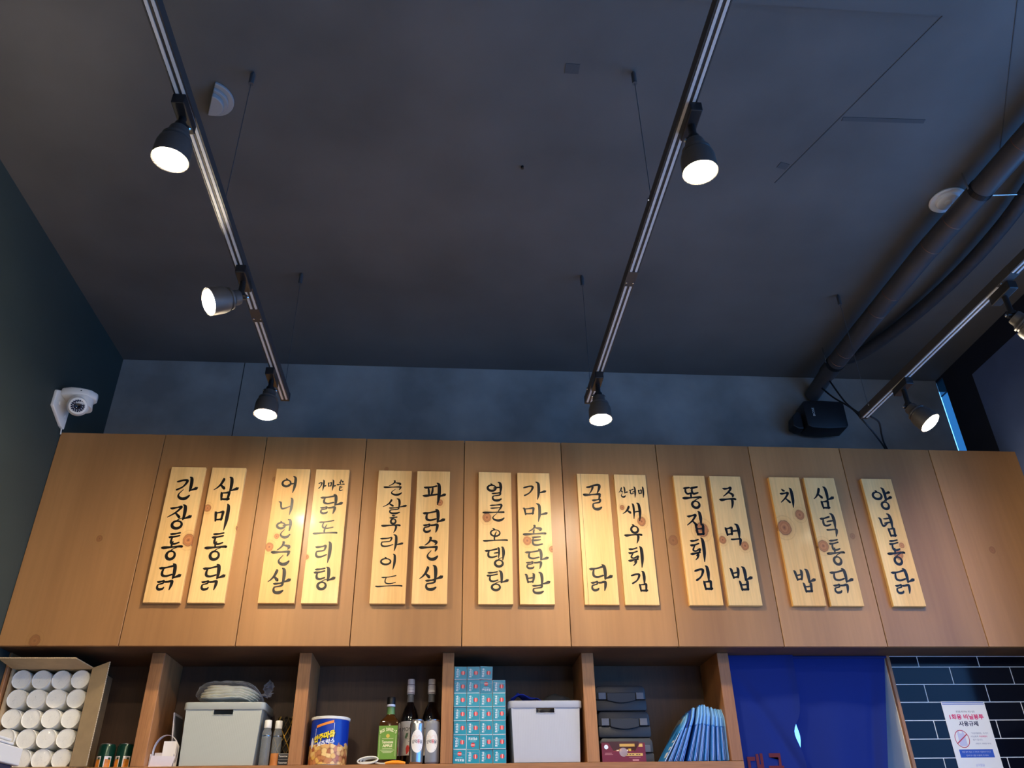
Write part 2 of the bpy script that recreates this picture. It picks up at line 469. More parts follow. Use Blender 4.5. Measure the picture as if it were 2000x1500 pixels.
# ------------------------------------------------------------------ brush lettering
# every stroke: (x, y-down, width) points in a unit box
R_ = [(.5+.5*math.cos(a), .5+.5*math.sin(a), 0) for a in [0]]
def ring(x0, y0, x1, y1):
    pts = []
    for i in range(13):
        a = -PI*.5 - 2*PI*i/12
        wv = .55 + .5*abs(math.sin(a*.5+.6))
        pts.append((x0+(x1-x0)*(.5+.5*math.cos(a)), y0+(y1-y0)*(.5+.5*math.sin(a)), wv))
    return pts
J = {
 'g':  [[(0,.25,.55),(.18,.2,.8),(.6,.1,.75),(.92,.14,1.0),(.86,.4,.85),(.58,.75,.6),(.12,1,.75),(.05,1,.5)]],
 'gt': [[(0,.16,.8),(.15,.18,.8),(.6,.1,.6),(.92,.02,1.0),(.97,.25,1.1),(.82,.7,.8),(.68,1,.3)]],
 'gf': [[(0,.12,.7),(.2,.12,.7),(.7,.06,.6),(.95,.1,1.0),(.9,.5,.9),(.78,1,.3)]],
 'n':  [[(0,.1,.4),(.16,.22,.9),(.22,.7,.8),(.34,.92,.9),(.65,.8,.7),(1,.55,.35)]],
 'nf': [[(.42,0,.25),(.12,.45,.5),(.12,.75,.8),(.4,.97,1.1),(.75,.93,1.2),(1,.66,.7),(1,.6,.4)]],
 'd':  [[(0,.2,.4),(.14,.22,.95),(.5,.16,.6),(.98,0,.75),(1,-.02,.4)], [(.36,.16,.45),(.27,.55,.8),(.32,.86,.9),(.6,.95,.75),(1,.8,.6)]],
 't':  [[(.1,.05,.4),(.25,.06,.8),(.6,.02,.6),(.95,-.06,.6)], [(.02,.34,.4),(.14,.36,.9),(.5,.32,.6),(.95,.2,.6)], [(.36,.36,.45),(.28,.62,.75),(.34,.9,.9),(.62,.97,.75),(1,.84,.55)]],
 'tt': [[(.12,.0,.4),(.25,.02,.85),(.55,0,.6),(.9,-.08,.6)], [(.06,.28,.4),(.2,.3,.9),(.55,.26,.6),(.9,.17,.6)], [(.55,.26,.4),(.34,.48,.6),(.3,.62,.7),(.55,.66,.6),(.95,.52,.7),(.86,.7,.6),(.55,.95,.5)]],
 'tf': [[(.05,.05,.4),(.2,.08,.8),(.8,0,.5)], [(.0,.42,.4),(.2,.45,.8),(.8,.36,.5)], [(.15,.1,.5),(.08,.6,.7),(.18,.95,.9),(.55,1,.8),(.95,.88,.6)]],
 'r':  [[(0,.12,.4),(.15,.14,.85),(.6,.08,.6),(.85,.0,.8),(.85,.2,.8),(.72,.42,.6),(.25,.5,.55),(.12,.55,.6),(.1,.8,.8),(.25,.97,.9),(.6,.95,.7),(1,.78,.5)]],
 'rf': [[(.02,.1,.4),(.18,.12,.8),(.6,.06,.55),(.88,.02,.9),(.82,.3,.7),(.3,.42,.5),(.12,.5,.6),(.1,.8,.8),(.3,1,1.0),(.7,1,1.1),(1,.82,.6)]],
 'lg': [[(0,.1,.4),(.1,.14,.8),(.3,.06,.6),(.42,.02,.8),(.4,.26,.6),(.14,.4,.5),(.06,.5,.6),(.06,.8,.8),(.2,.97,.9),(.42,.9,.8),(.5,.75,.5)], [(.56,.12,.7),(.7,.1,.7),(.92,.02,.9),(1,.1,1.0),(.97,.55,.9),(.9,1,.35)]],
 'm':  [[(0,.08,.4),(.1,.16,.95),(.16,.6,.8),(.2,.98,.6)], [(.1,.2,.5),(.5,.12,.6),(.82,.04,.95),(.86,.2,.95),(.78,.86,.75)], [(.18,.84,.6),(.5,.84,.6),(.84,.76,.75)]],
 'mf': [[(.08,.04,.5),(.14,.3,.9),(.2,.98,.6)], [(.12,.12,.5),(.5,.08,.6),(.85,.03,.95),(.9,.2,.95),(.82,.95,.8)], [(.2,.86,.7),(.5,.9,.8),(.95,.86,.9)]],
 'b':  [[(0,.0,.4),(.12,.1,.95),(.2,.55,.85),(.26,.98,.6)], [(.74,-.1,.4),(.84,.04,1.0),(.82,.5,.9),(.72,.92,.6)], [(.2,.48,.5),(.5,.44,.6),(.8,.36,.55)], [(.26,.88,.6),(.5,.88,.6),(.76,.8,.7)]],
 'bf': [[(.06,.0,.5),(.14,.2,.9),(.22,1,.7)], [(.84,-.08,.5),(.92,.1,1.0),(.84,.95,.8)], [(.16,.4,.5),(.5,.4,.6),(.88,.34,.55)], [(.22,.9,.7),(.5,.94,.8),(.9,.88,.8)]],
 's':  [[(.62,0,.4),(.66,.1,1.0),(.5,.5,.85),(.24,.82,.55),(0,1,.3)], [(.44,.5,.35),(.6,.68,.8),(.8,.86,1.1),(.84,.88,.6)]],
 'st': [[(.4,0,.4),(.5,.06,.9),(.4,.5,.7),(.16,.85,.5),(.0,1,.3)], [(.4,.4,.35),(.65,.42,.7),(.95,.55,1.2),(.98,.75,.8),(.9,.9,.4)]],
 'j':  [[(.1,.14,.4),(.25,.17,.9),(.6,.08,.6),(.9,.02,1.0),(.8,.25,.8),(.5,.6,.65),(0,.98,.35)], [(.5,.55,.4),(.7,.75,.8),(.88,.96,1.0)]],
 'jt': [[(.12,.05,.4),(.28,.1,.9),(.6,.05,.6),(.85,-.02,1.0),(.75,.25,.8),(.4,.6,.6),(.08,.85,.35)], [(.45,.5,.35),(.7,.52,.7),(.95,.7,1.1),(.92,.9,.5)]],
 'c':  [[(.3,-.12,.4),(.42,-.02,.95),(.56,.02,.5)], [(.05,.24,.4),(.2,.27,.9),(.55,.22,.6),(.85,.18,1.0),(.75,.38,.8),(.45,.68,.65),(0,1,.35)], [(.48,.62,.4),(.68,.8,.8),(.88,.98,1.0)]],
 'o':  [ring(.05, .2, .95, .95), [(.4,.02,.4),(.5,.12,.8),(.52,.22,.5)]],
 'ot': [ring(.15, .2, .85, .95), [(.3,.02,.4),(.4,.1,.9),(.5,.22,.5)]],
 'of': [ring(.08, .22, .9, 1.0), [(.95,-.12,.3),(.6,.02,.35),(.3,.3,.5)]],
 'p':  [[(.05,.12,.4),(.2,.16,.9),(.6,.1,.6),(.95,.0,.7)], [(.36,.2,.5),(.4,.5,.8),(.42,.8,.6)], [(.68,.14,.5),(.66,.5,.8),(.6,.78,.6)], [(0,.92,.5),(.2,.93,1.0),(.6,.86,.7),(1,.78,.7)]],
 'k':  [[(.1,.1,.4),(.25,.12,.85),(.6,.06,.6),(.95,.02,1.0),(.92,.4,.9),(.7,1,.35)], [(.15,.52,.4),(.3,.52,.7),(.65,.46,.5),(.9,.4,.5)]],
 'h':  [[(.35,-.1,.4),(.48,-.04,.9),(.65,-.02,.5)], [(.1,.24,.4),(.25,.26,.8),(.6,.2,.6),(.9,.14,.7)], ring(.25, .38, .8, .98)],
 'gg': [[(.0,.3,.6),(.2,.26,.8),(.42,.18,.8),(.45,.35,.8),(.3,.8,.5),(.18,1,.3)], [(.42,.14,.6),(.65,.05,.8),(.88,.0,.9),(1,.12,1.1),(.95,.5,.9),(.78,1,.35)]],
 'dd': [[(0,.18,.4),(.1,.2,.9),(.42,.1,.6)], [(.16,.16,.5),(.12,.6,.8),(.24,.9,.8),(.48,.8,.6)], [(.48,.16,.4),(.6,.16,.9),(1,.0,.7)], [(.64,.14,.5),(.58,.55,.8),(.68,.88,.9),(1,.74,.6)]],
 'A':  [[(.25,0,.45),(.42,.08,1.05),(.46,.3,1.25),(.44,.65,1.15),(.34,1,.35)], [(.45,.62,.5),(.62,.6,.7),(.92,.54,1.1),(1,.52,.6)]],
 'Af': [[(.2,0,.45),(.36,.1,1.05),(.42,.4,1.2),(.42,.75,1.0),(.38,1,.6)], [(.4,.96,.5),(.62,.9,.7),(.92,.8,1.2),(1,.76,.6)]],
 'YAf':[[(.2,0,.45),(.36,.1,1.05),(.42,.4,1.2),(.42,.8,1.0),(.38,1,.6)], [(.44,.5,.5),(.6,.42,.7),(.9,.34,1.1)], [(.42,.92,.5),(.62,.84,.7),(.95,.72,1.2)]],
 'I':  [[(.3,0,.45),(.5,.08,1.05),(.56,.3,1.25),(.52,.65,1.15),(.36,1,.3)]],
 'If': [[(.3,0,.45),(.5,.1,1.05),(.56,.5,1.2),(.5,1,.5)]],
 'EO': [[(.5,0,.45),(.72,.08,1.05),(.78,.3,1.25),(.74,.65,1.15),(.6,1,.3)], [(.0,.52,.4),(.3,.47,.7),(.72,.42,.6)]],
 'EOf':[[(.5,0,.45),(.72,.1,1.05),(.8,.5,1.2),(.74,1,.5)], [(.0,.55,.4),(.3,.5,.7),(.74,.46,.6)]],
 'YEOf':[[(.5,0,.45),(.72,.1,1.05),(.8,.5,1.2),(.74,1.05,.5)], [(.0,.36,.4),(.3,.34,.7),(.74,.3,.6)], [(.0,.66,.4),(.3,.62,.7),(.74,.58,.6)]],
 'E':  [[(.35,.06,.4),(.44,.12,.8),(.46,.5,.8),(.4,.9,.3)], [(.7,0,.45),(.82,.08,1.0),(.88,.5,1.2),(.8,1.05,.4)], [(.0,.5,.4),(.25,.46,.7),(.46,.44,.5)]],
 'AE': [[(.18,.05,.4),(.28,.12,.9),(.3,.5,.9),(.24,.88,.3)], [(.62,0,.45),(.78,.08,1.05),(.84,.5,1.2),(.74,1,.35)], [(.28,.52,.5),(.55,.48,.6),(.82,.46,.5)]],
 'O':  [[(.55,-.35,.4),(.5,-.1,.7),(.46,.35,.9),(.48,.55,.6)], [(0,.62,.7),(.1,.64,1.1),(.5,.56,.6),(.9,.52,.9),(1,.54,1.0)]],
 'Of': [[(.5,-.3,.4),(.46,.0,.7),(.46,.55,.6)], [(0,.62,.8),(.12,.62,1.1),(.5,.5,.6),(.9,.4,.85),(1,.42,.9)]],
 'U':  [[(0,.2,.8),(.12,.22,1.1),(.5,.14,.6),(.85,.1,.8),(1,.14,1.0)], [(.72,.14,.6),(.8,.3,1.05),(.76,.7,.85),(.68,1.05,.3)]],
 'Uf': [[(0,.2,.8),(.12,.24,1.1),(.5,.16,.6),(.9,.06,.9),(.98,.1,.9)], [(.9,.1,.6),(.96,.4,.9),(.9,1.0,.5)]],
 'EU': [[(0,.6,.8),(.1,.64,1.1),(.45,.56,.6),(.85,.52,.8),(1,.56,1.1)]],
 'EUf':[[(0,.5,.8),(.12,.5,1.1),(.5,.42,.6),(.95,.36,.9)]],
 'UW': [[(0,.3,.5),(.15,.3,.95),(.5,.2,.7),(.9,.08,.7)], [(.7,.16,.5),(.72,.4,.8),(.6,.75,.6),(.4,1.0,.3)]],
}
V0 = ((0,.1,.54,.72), (.52,0,.48,1))
VF = ((0,.08,.56,.46), (.52,0,.48,.62))
VI = ((0,.1,.6,.68), (.62,0,.38,1))
GL = {
 '간': [('g',0,.1,.5,.48),('Af',.46,0,.54,.64),('nf',.12,.58,.56,.42)],
 '장': [('j',0,.08,.56,.46),('Af',.48,0,.52,.62),('of',.22,.6,.5,.4)],
 '통': [('t',.22,.0,.58,.42),('Of',0,.4,1,.26),('of',.25,.6,.52,.4)],
 '닭': [('d',0,.08,.6,.42),('Af',.48,0,.52,.56),('lg',.04,.66,.64,.34)],
 '삼': [('s',0,.06,.52,.5),('Af',.48,0,.52,.62),('mf',.3,.66,.4,.34)],
 '미': [('m',0,.28,.6,.38),('I',.6,0,.4,1)],
 '어': [('o',0,.12,.6,.52),('EO',.42,0,.58,1)],
 '니': [('n',0,.18,.8,.5),('I',.62,0,.38,1)],
 '언': [('o',0,.1,.56,.42),('EOf',.4,0,.6,.62),('nf',.28,.56,.62,.44)],
 '순': [('st',.25,0,.6,.36),('Uf',0,.42,.9,.2),('nf',.36,.6,.56,.4)],
 '살': [('s',0,.06,.52,.5),('Af',.48,0,.52,.6),('rf',.26,.6,.46,.4)],
 '가': [('g',0,.2,.44,.58),('A',.42,0,.58,1)],
 '마': [('m',0,.24,.5,.4),('A',.42,0,.58,1)],
 '솥': [('st',.24,0,.56,.3),('Of',0,.3,1,.26),('tf',.36,.58,.5,.42)],
 '도': [('d',.2,.0,.62,.56),('O',0,.5,1,.62)],
 '리': [('r',0,.18,.66,.56),('I',.64,0,.36,1)],
 '탕': [('t',0,.08,.52,.48),('Af',.48,0,.52,.62),('of',.2,.6,.46,.4)],
 '후': [('h',.36,0,.5,.5),('U',0,.52,1,.5)],
 '라': [('r',0,.18,.56,.56),('A',.44,0,.56,1)],
 '이': [('o',0,.2,.62,.5),('I',.6,0,.4,1)],
 '드': [('d',.2,0,.55,.72),('EU',0,.45,1,.75)],
 '파': [('p',0,.14,.62,.5),('A',.48,0,.52,1)],
 '얼': [('o',0,.08,.58,.42),('EOf',.4,0,.6,.6),('rf',.3,.58,.6,.42)],
 '큰': [('k',.25,0,.62,.44),('EUf',0,.36,1,.3),('nf',.4,.56,.55,.44)],
 '오': [('ot',.22,0,.56,.62),('O',0,.5,1,.7)],
 '뎅': [('d',0,.1,.6,.46),('E',.46,0,.54,.64),('of',.46,.58,.48,.42)],
 '발': [('b',0,.1,.42,.42),('Af',.46,0,.54,.6),('rf',.28,.62,.44,.38)],
 '꿀': [('gg',.2,0,.72,.36),('Uf',0,.38,.94,.2),('rf',.44,.6,.52,.4)],
 '산': [('s',0,.06,.52,.5),('Af',.48,0,.52,.62),('nf',.22,.6,.5,.4)],
 '더': [('d',0,.24,.62,.44),('EO',.44,0,.56,1)],
 '새': [('s',0,.18,.5,.42),('AE',.42,0,.58,1)],
 '우': [('ot',.32,0,.6,.48),('U',0,.5,1,.5)],
 '튀': [('tt',0,.12,.62,.66),('UW',0,.58,.62,.34),('I',.62,0,.38,1)],
 '김': [('g',0,.1,.54,.5),('If',.56,0,.44,.64),('mf',.42,.64,.52,.36)],
 '똥': [('dd',.08,0,.8,.38),('Of',0,.4,1,.24),('of',.42,.6,.5,.4)],
 '집': [('j',0,.14,.6,.46),('If',.6,0,.4,.58),('bf',.42,.58,.52,.42)],
 '주': [('jt',.2,.0,.72,.5),('U',0,.5,1,.5)],
 '먹': [('m',0,.16,.5,.38),('EOf',.36,0,.64,.66),('gf',.32,.68,.6,.32)],
 '밥': [('b',0,.08,.46,.42),('Af',.48,0,.52,.58),('bf',.34,.62,.44,.38)],
 '치': [('c',0,.14,.66,.6),('I',.62,0,.38,1)],
 '덕': [('d',0,.14,.6,.42),('EOf',.4,0,.6,.66),('gf',.3,.68,.62,.32)],
 '양': [('o',0,.12,.52,.44),('YAf',.46,0,.54,.62),('of',.34,.58,.46,.42)],
 '념': [('n',0,.14,.62,.44),('YEOf',.34,0,.66,.64),('mf',.46,.64,.5,.36)],
}
def spline(pts, sub=7):
    out = []
    P = [pts[0]] + list(pts) + [pts[-1]]
    for i in range(1, len(P)-2):
        p0, p1, p2, p3 = P[i-1], P[i], P[i+1], P[i+2]
        for k in range(sub):
            t = k/sub
            out.append(tuple(.5*((2*p1[c]) + (-p0[c]+p2[c])*t + (2*p0[c]-5*p1[c]+4*p2[c]-p3[c])*t*t + (-p0[c]+3*p1[c]-3*p2[c]+p3[c])*t**3) for c in range(3)))
    out.append(pts[-1])
    return out
def brush(mb, ch, cx, cz, wd, ht, y, pen):
    k = 0
    for (j, bx, by, bw, bh) in GL[ch]:
        for st in J[j]:
            closed = len(st) == 13
            pts = [(cx + (bx + p[0]*bw - .5)*wd, cz + (.5 - by - p[1]*bh)*ht, p[2]*pen) for p in st]
            s = spline(pts, 4 if closed else 7)
            n = len(s); vs = []
            yy = y - .00003*k; k += 1
            for i, (x, z, r) in enumerate(s):
                a = s[max(i-1, 0)]; c = s[min(i+1, n-1)]
                if closed and i in (0, n-1): a, c = s[-2], s[1]
                dx, dz = c[0]-a[0], c[1]-a[1]; l = math.hypot(dx, dz) or 1
                nx, nz = -dz/l, dx/l
                r = max(r, pen*.12)*.5
                vs += [(x+nx*r, yy, z+nz*r), (x-nx*r, yy, z-nz*r)]
            mb.add(vs, [(2*i, 2*i+1, 2*i+3, 2*i+2) for i in range(n-1)])
            if not closed:
                for (x, z, r), sgn in ((s[0], -1), (s[-1], 1)):
                    r = max(r, pen*.12)*.5
                    mb.add([(x + r*math.cos(2*PI*q/8), yy, z + r*math.sin(2*PI*q/8)) for q in range(8)], [tuple(range(8))])
SIGNS = [
  (0.065, '간장통닭', [('간', 0.084, 0.512, 0.09, 0.105), ('장', 0.077, 0.377, 0.099, 0.109), ('통', 0.073, 0.242, 0.08, 0.115), ('닭', 0.085, 0.109, 0.092, 0.111)], [(0.135, 0.27, 0.023)]),
  (0.243, '삼미통닭', [('삼', 0.077, 0.512, 0.104, 0.111), ('미', 0.081, 0.377, 0.067, 0.12), ('통', 0.077, 0.243, 0.085, 0.116), ('닭', 0.088, 0.109, 0.093, 0.109)], [(0.012, 0.418, 0.014), (0.159, 0.329, 0.011)]),
  (0.529, '어니언순살', [('어', 0.066, 0.536, 0.067, 0.08), ('니', 0.065, 0.431, 0.069, 0.08), ('언', 0.068, 0.328, 0.067, 0.083), ('순', 0.071, 0.216, 0.082, 0.1), ('살', 0.076, 0.097, 0.091, 0.104)], [(0.041, 0.292, 0.01), (0.016, 0.243, 0.016)]),
  (0.706, '가마솥 닭도리탕', [('가', 0.035, 0.535, 0.032, 0.052), ('마', 0.077, 0.536, 0.034, 0.052), ('솥', 0.116, 0.537, 0.031, 0.052), ('닭', 0.083, 0.445, 0.097, 0.091), ('도', 0.069, 0.333, 0.101, 0.068), ('리', 0.073, 0.222, 0.074, 0.093), ('탕', 0.085, 0.108, 0.09, 0.095)], [(0.002, 0.2, 0.009)]),
  (0.989, '순살후라이드', [('순', 0.072, 0.528, 0.085, 0.069), ('살', 0.082, 0.44, 0.103, 0.07), ('후', 0.07, 0.355, 0.078, 0.075), ('라', 0.078, 0.268, 0.098, 0.074), ('이', 0.072, 0.182, 0.074, 0.069), ('드', 0.077, 0.095, 0.11, 0.051)], []),
  (1.165, '파닭순살', [('파', 0.081, 0.502, 0.1, 0.105), ('닭', 0.082, 0.372, 0.096, 0.107), ('순', 0.068, 0.244, 0.083, 0.1), ('살', 0.079, 0.115, 0.097, 0.104)], [(0.107, 0.46, 0.013)]),
  (1.447, '얼큰오뎅탕', [('얼', 0.075, 0.519, 0.071, 0.089), ('큰', 0.07, 0.415, 0.097, 0.077), ('오', 0.075, 0.309, 0.105, 0.063), ('뎅', 0.073, 0.209, 0.087, 0.088), ('탕', 0.083, 0.103, 0.093, 0.085)], [(0.038, 0.391, 0.018)]),
  (1.626, '가마솥닭발', [('가', 0.079, 0.525, 0.101, 0.086), ('마', 0.078, 0.418, 0.109, 0.086), ('솥', 0.072, 0.31, 0.098, 0.091), ('닭', 0.078, 0.201, 0.101, 0.088), ('발', 0.078, 0.095, 0.106, 0.09)], [(0.038, 0.284, 0.017), (0.147, 0.246, 0.012)]),
  (1.905, '꿀닭', [('꿀', 0.068, 0.499, 0.081, 0.12), ('닭', 0.079, 0.119, 0.098, 0.115)], []),
  (2.081, '산더미 새우튀김', [('산', 0.036, 0.525, 0.041, 0.051), ('더', 0.081, 0.525, 0.032, 0.054), ('미', 0.122, 0.525, 0.029, 0.055), ('새', 0.07, 0.427, 0.088, 0.087), ('우', 0.064, 0.323, 0.075, 0.087), ('튀', 0.07, 0.214, 0.075, 0.096), ('김', 0.073, 0.104, 0.07, 0.089)], [(0.025, 0.448, 0.01), (0.109, 0.382, 0.018)]),
  (2.364, '똥집튀김', [('똥', 0.076, 0.504, 0.083, 0.105), ('집', 0.077, 0.377, 0.08, 0.112), ('튀', 0.073, 0.25, 0.076, 0.111), ('김', 0.079, 0.122, 0.073, 0.107)], [(0.101, 0.345, 0.029)]),
  (2.538, '주먹밥', [('주', 0.071, 0.504, 0.072, 0.1), ('먹', 0.072, 0.323, 0.072, 0.103), ('밥', 0.076, 0.12, 0.094, 0.105)], [(0.017, 0.298, 0.015), (0.116, 0.271, 0.017)]),
  (2.826, '치밥', [('치', 0.074, 0.509, 0.071, 0.098), ('밥', 0.077, 0.113, 0.091, 0.103)], [(0.03, 0.36, 0.03), (0.115, 0.424, 0.02)]),
  (2.998, '삼덕통닭', [('삼', 0.077, 0.512, 0.096, 0.11), ('덕', 0.074, 0.376, 0.075, 0.111), ('통', 0.075, 0.245, 0.078, 0.114), ('닭', 0.076, 0.113, 0.099, 0.11)], [(0.024, 0.274, 0.023)]),
  (3.283, '양념통닭', [('양', 0.08, 0.513, 0.09, 0.107), ('념', 0.069, 0.379, 0.066, 0.111), ('통', 0.076, 0.247, 0.077, 0.113), ('닭', 0.077, 0.114, 0.098, 0.113)], [(0.113, 0.281, 0.011), (0.086, 0.237, 0.02)]),
]
ROM = ['ganjang tongdak', 'sammi tongdak', 'onion sunsal', 'gamasot dakdoritang', 'sunsal huraideu', 'padak sunsal', 'eolkeun odeng-tang', 'gamasot dakbal', 'kkul dak', 'sandeomi saeu-twigim', 'ttongjip twigim', 'jumeok-bap', 'chi-bap', 'samdeok tongdak', 'yangnyeom tongdak']
ORD = ['first', 'second', 'third', 'fourth', 'fifth', 'sixth', 'seventh', 'eighth', 'ninth', 'tenth', 'eleventh', 'twelfth', 'thirteenth', 'fourteenth', 'last']
for i, (x0, word, chars, knots) in enumerate(SIGNS):
    t = thing('menu_sign', '%s pine menu sign from the left, brush lettered %s, %s' % (ORD[i], word, ROM[i]), 'sign', (x0, -.019, 2.42), 0, 'pine menu signs on the overhead cabinet')
    k = random.uniform(.97, 1.03)
    mt = wood('pine_%d' % i, (238*k, 196*k, 128*k), (222*k, 170*k, 98*k), 0.56, grain=(16, 16, .9), fine=0.1, knots=knots, coat=0.09, bump=0.1)
    bd = MB().box(0, .15, 0, .0185, 0, .614)
    bd.build('board', mt, t, bevel=.001, seg=1)
    if i == 8:   # the honey chicken sign has a thin strip glued along its left edge
        MB().box(.0165, .0175, -.0003, 0, 0, .614).build('strip_joint', M_seam, t)
    for (ch, cx, cz, wd, ht) in chars:
        lt = MB()
        brush(lt, ch, cx, cz, wd, ht, -.0005, min(.0125, ht*.118+.0005))
        lt.build('brushed_syllable', M_ink, t)

# ------------------------------------------------------------------ track lighting
def track(label, pts, y_far, rods, joints, hang):
    (xa, ya), (xb, yb) = pts
    dx = (xb-xa)/(yb-ya)
    rz = math.atan2(-(xb-xa), (yb-ya))
    t = thing('light_track', label, 'track', (xb, yb, 3.2), rz, 'ceiling tracks')
    Lh = math.hypot(xa-xb, ya-yb)
    b = MB(); b.box(-.018, .018, -Lh, 0, .004, .034); b.box(-.018, -.0145, -Lh, 0, 0, .004); b.box(.0145, .018, -Lh, 0, 0, .004); b.box(-.0025, .0025, -Lh, 0, .001, .004)
    b.build('channel', M_track, t)
    for s in (-1, 1):
        MB().box(min(s*.0045, s*.0125), max(s*.0045, s*.0125), -Lh, -.004, -.0012, .0039).build('lip', M_tracklip, t)
    MB().box(-.019, .019, -.002, .012, -.001, .036).build('end_cap', M_black, t, bevel=.002)
    for d in rods:
        MB().tube([(hang, -d, .034), (hang, -d, ZC-3.2-.001)], .0013, 6).build('suspension_wire', M_wire, t)
        MB().lathe([(.009, 0), (.009, .05), (.004, .06)], 10, Matrix.Translation((hang, -d, ZC-3.2-.062))).build('ceiling_grip', M_wire, t)
        MB().lathe([(0, 0), (.006, .002), (.006, .006), (0, .008)], 8, axis_matrix((-.019, -d-.04, .018), (-1, 0, 0))).build('screw', M_chrome, t)
    for d in joints:
        MB().box(-.0185, .0185, -d-.04, -d+.04, -.002, .035).build('joint_piece', M_track, t, bevel=.001)
        for sx in (-.012, .012):
            MB().lathe([(0, -.004), (.003, -.003), (.004, 0)], 8, Matrix.Translation((sx, -d+.02, -.001))).build('screw', M_chrome, t)
    return t
track('long black ceiling track on the left, above the leftmost menu signs', ((.567, -4.6), (.598, -.362)), 0, (.03, 1.15, 2.6, 3.9), (.62, 2.9), 0.0)
track('long black ceiling track in the middle of the ceiling, by the screw heads', ((1.945, -4.6), (1.914, -.40)), 0, (.05, 1.2, 2.6, 3.9), (.87, 2.9), 0.0)
track('black ceiling track on the right, tinted blue by the window', ((3.40, -4.6), (3.203, -.32)), 0, (.05, 1.9, 3.6), (1.02, 2.6), 0.0)

def lamp(label, ax, ay, pz, n, lit=True):
    t = thing('track_spotlight', label, 'lamp', (ax, ay, 3.2), 0, 'track spotlights')
    n = Vector(n).normalized()
    piv = Vector((0, 0, pz-3.2))
    MB().box(-.017, .017, -.055, .055, -.034, -.0015).build('adapter', M_black, t, bevel=.003)
    MB().lathe([(.016, 0), (.016, .012), (.010, .02), (.010, -.034-piv.z-.002)], 14, Matrix.Translation(piv + Vector((0, 0, .002)))).build('stem', M_black, t, smooth=True)
    MB().lathe([(0, -.021), (.009, -.021), (.009, .021), (0, .021)], 12, axis_matrix(piv, (1, 0, 0))).build('knuckle', M_black, t)
    for s in (-1, 1):
        MB().lathe([(.0055, 0), (.006, .004), (.003, .007), (0, .007)], 10, axis_matrix(piv + Vector((s*.021, 0, 0)), (s, 0, 0))).build('screw', M_chrome, t, smooth=True)
    A = axis_matrix(piv, n)
    can = MB().lathe([(0, .004), (.024, .004), (.026, .01), (.026, .024), (.030, .03), (.038, .036), (.038, .042), (.0345, .044), (.0345, .05), (.042, .052), (.0455, .066), (.0465, .1095), (.0465, .112), (.0405, .112), (.040, .106), (.040, .098), (0, .098)], 32, A)
    can.build('can', M_lamp_body, t, smooth=True)
    MB().lathe([(.0398, .0995), (.0398, .1115), (.0368, .1152), (.030, .1182), (.020, .1206), (.010, .1216), (0, .1219)], 28, A, cap=True).build('lit_glass' if lit else 'glass', M_glow if lit else M_white, t, smooth=True)
    return t
lamp('lit track spotlight on the left track, nearest one, high in the picture', .584, -1.917, 3.13, (-.05, .04, -1))
lamp('lit track spotlight turned to face the left wall', .60, -1.22, 3.105, (-.72, -.42, -.52))
lamp('lit track spotlight at the far end of the left track, above the second menu signs', .583, -.575, 3.12, (-.02, -.03, -1))
lamp('lit track spotlight on the middle track, nearest one, high in the picture', 1.938, -1.977, 3.11, (.02, .04, -1))
lamp('lit track spotlight at the far end of the middle track, above the honey chicken sign', 1.913, -.61, 3.11, (.0, -.05, -1))
lamp('lit track spotlight tilted right beside the black wall speaker', 3.222, -.63, 3.085, (.42, -.32, -.85))
lamp('dark track spotlight cut off by the right edge of the picture', 3.262, -1.285, 3.085, (.62, -.1, -.74), False)
lamp('added fill spotlight on the left track, unseen behind the viewer', .575, -3.2, 3.12, (.05, -.15, -1))  # the lamps from here on are unseen, added for ambient bounce
lamp('added fill spotlight on the middle track, unseen behind the viewer', 1.942, -3.3, 3.12, (0, -.15, -1))
lamp('added fill spotlight, unseen at the street end of the left track', .572, -4.3, 3.12, (.0, .05, -1))
lamp('added fill spotlight, unseen at the street end of the middle track', 1.944, -4.4, 3.12, (0, .05, -1))


# ------------------------------------------------------------------ ceiling and wall fittings
pipe = thing('drain_pipe', 'thick black drain pipe with couplings running under the ceiling', 'pipe', (3.37, .41, 3.765))
o3 = Vector((3.37, .41, 3.765))
pp = [Vector(p)-o3 for p in ((3.60, -5.5, 3.775), (3.47, -1.9, 3.775), (3.425, -1.25, 3.775), (3.392, -.8, 3.772), (3.378, -.2, 3.77), (3.372, .2, 3.766))]
M_pipe = plain('painted_pipe', (70, 68, 70), 0.42, var=0.1, scale=6)
MB().tube(pp, .047, 24).build('tube', M_pipe, pipe, smooth=True)
MB().tube([pp[-1], Vector((0, -.06, -.012)), Vector((-.012, -.005, -.03))], [.042, .042, .041], 20).build('end_elbow', M_pipe, pipe, smooth=True)
M_copper = plain('copper_ring', (150, 96, 70), 0.4, metal=0.4)
for y in (-1.45, -1.02, -.86, -.52, -.38, -.02, .06):
    k = next(i for i in range(len(pp)-1) if pp[i].y <= y-.41 <= pp[i+1].y)
    f = (y-.41-pp[k].y)/(pp[k+1].y-pp[k].y); c = pp[k].lerp(pp[k+1], f)
    dd = (pp[k+1]-pp[k]).normalized()
    MB().lathe([(.047, -.001), (.0479, 0), (.047, .001)], 24, axis_matrix(c, dd), cap=False).build('ring', M_copper, pipe)
for y in (.1, -1.2):
    k = next(i for i in range(len(pp)-1) if pp[i].y <= y-.41 <= pp[i+1].y)
    f = (y-.41-pp[k].y)/(pp[k+1].y-pp[k].y); c = pp[k].lerp(pp[k+1], f)
    MB().lathe([(.0475, -.012), (.0495, -.012), (.0495, .012), (.0475, .012)], 24, axis_matrix(c, (0, 1, 0)), cap=False).build('strap', M_black, pipe)
    MB().tube([c + Vector((-.05, 0, 0)), c + Vector((-.05, 0, ZC-3.765-c.z-.001))], .004, 6).build('hanger', M_chrome, pipe)
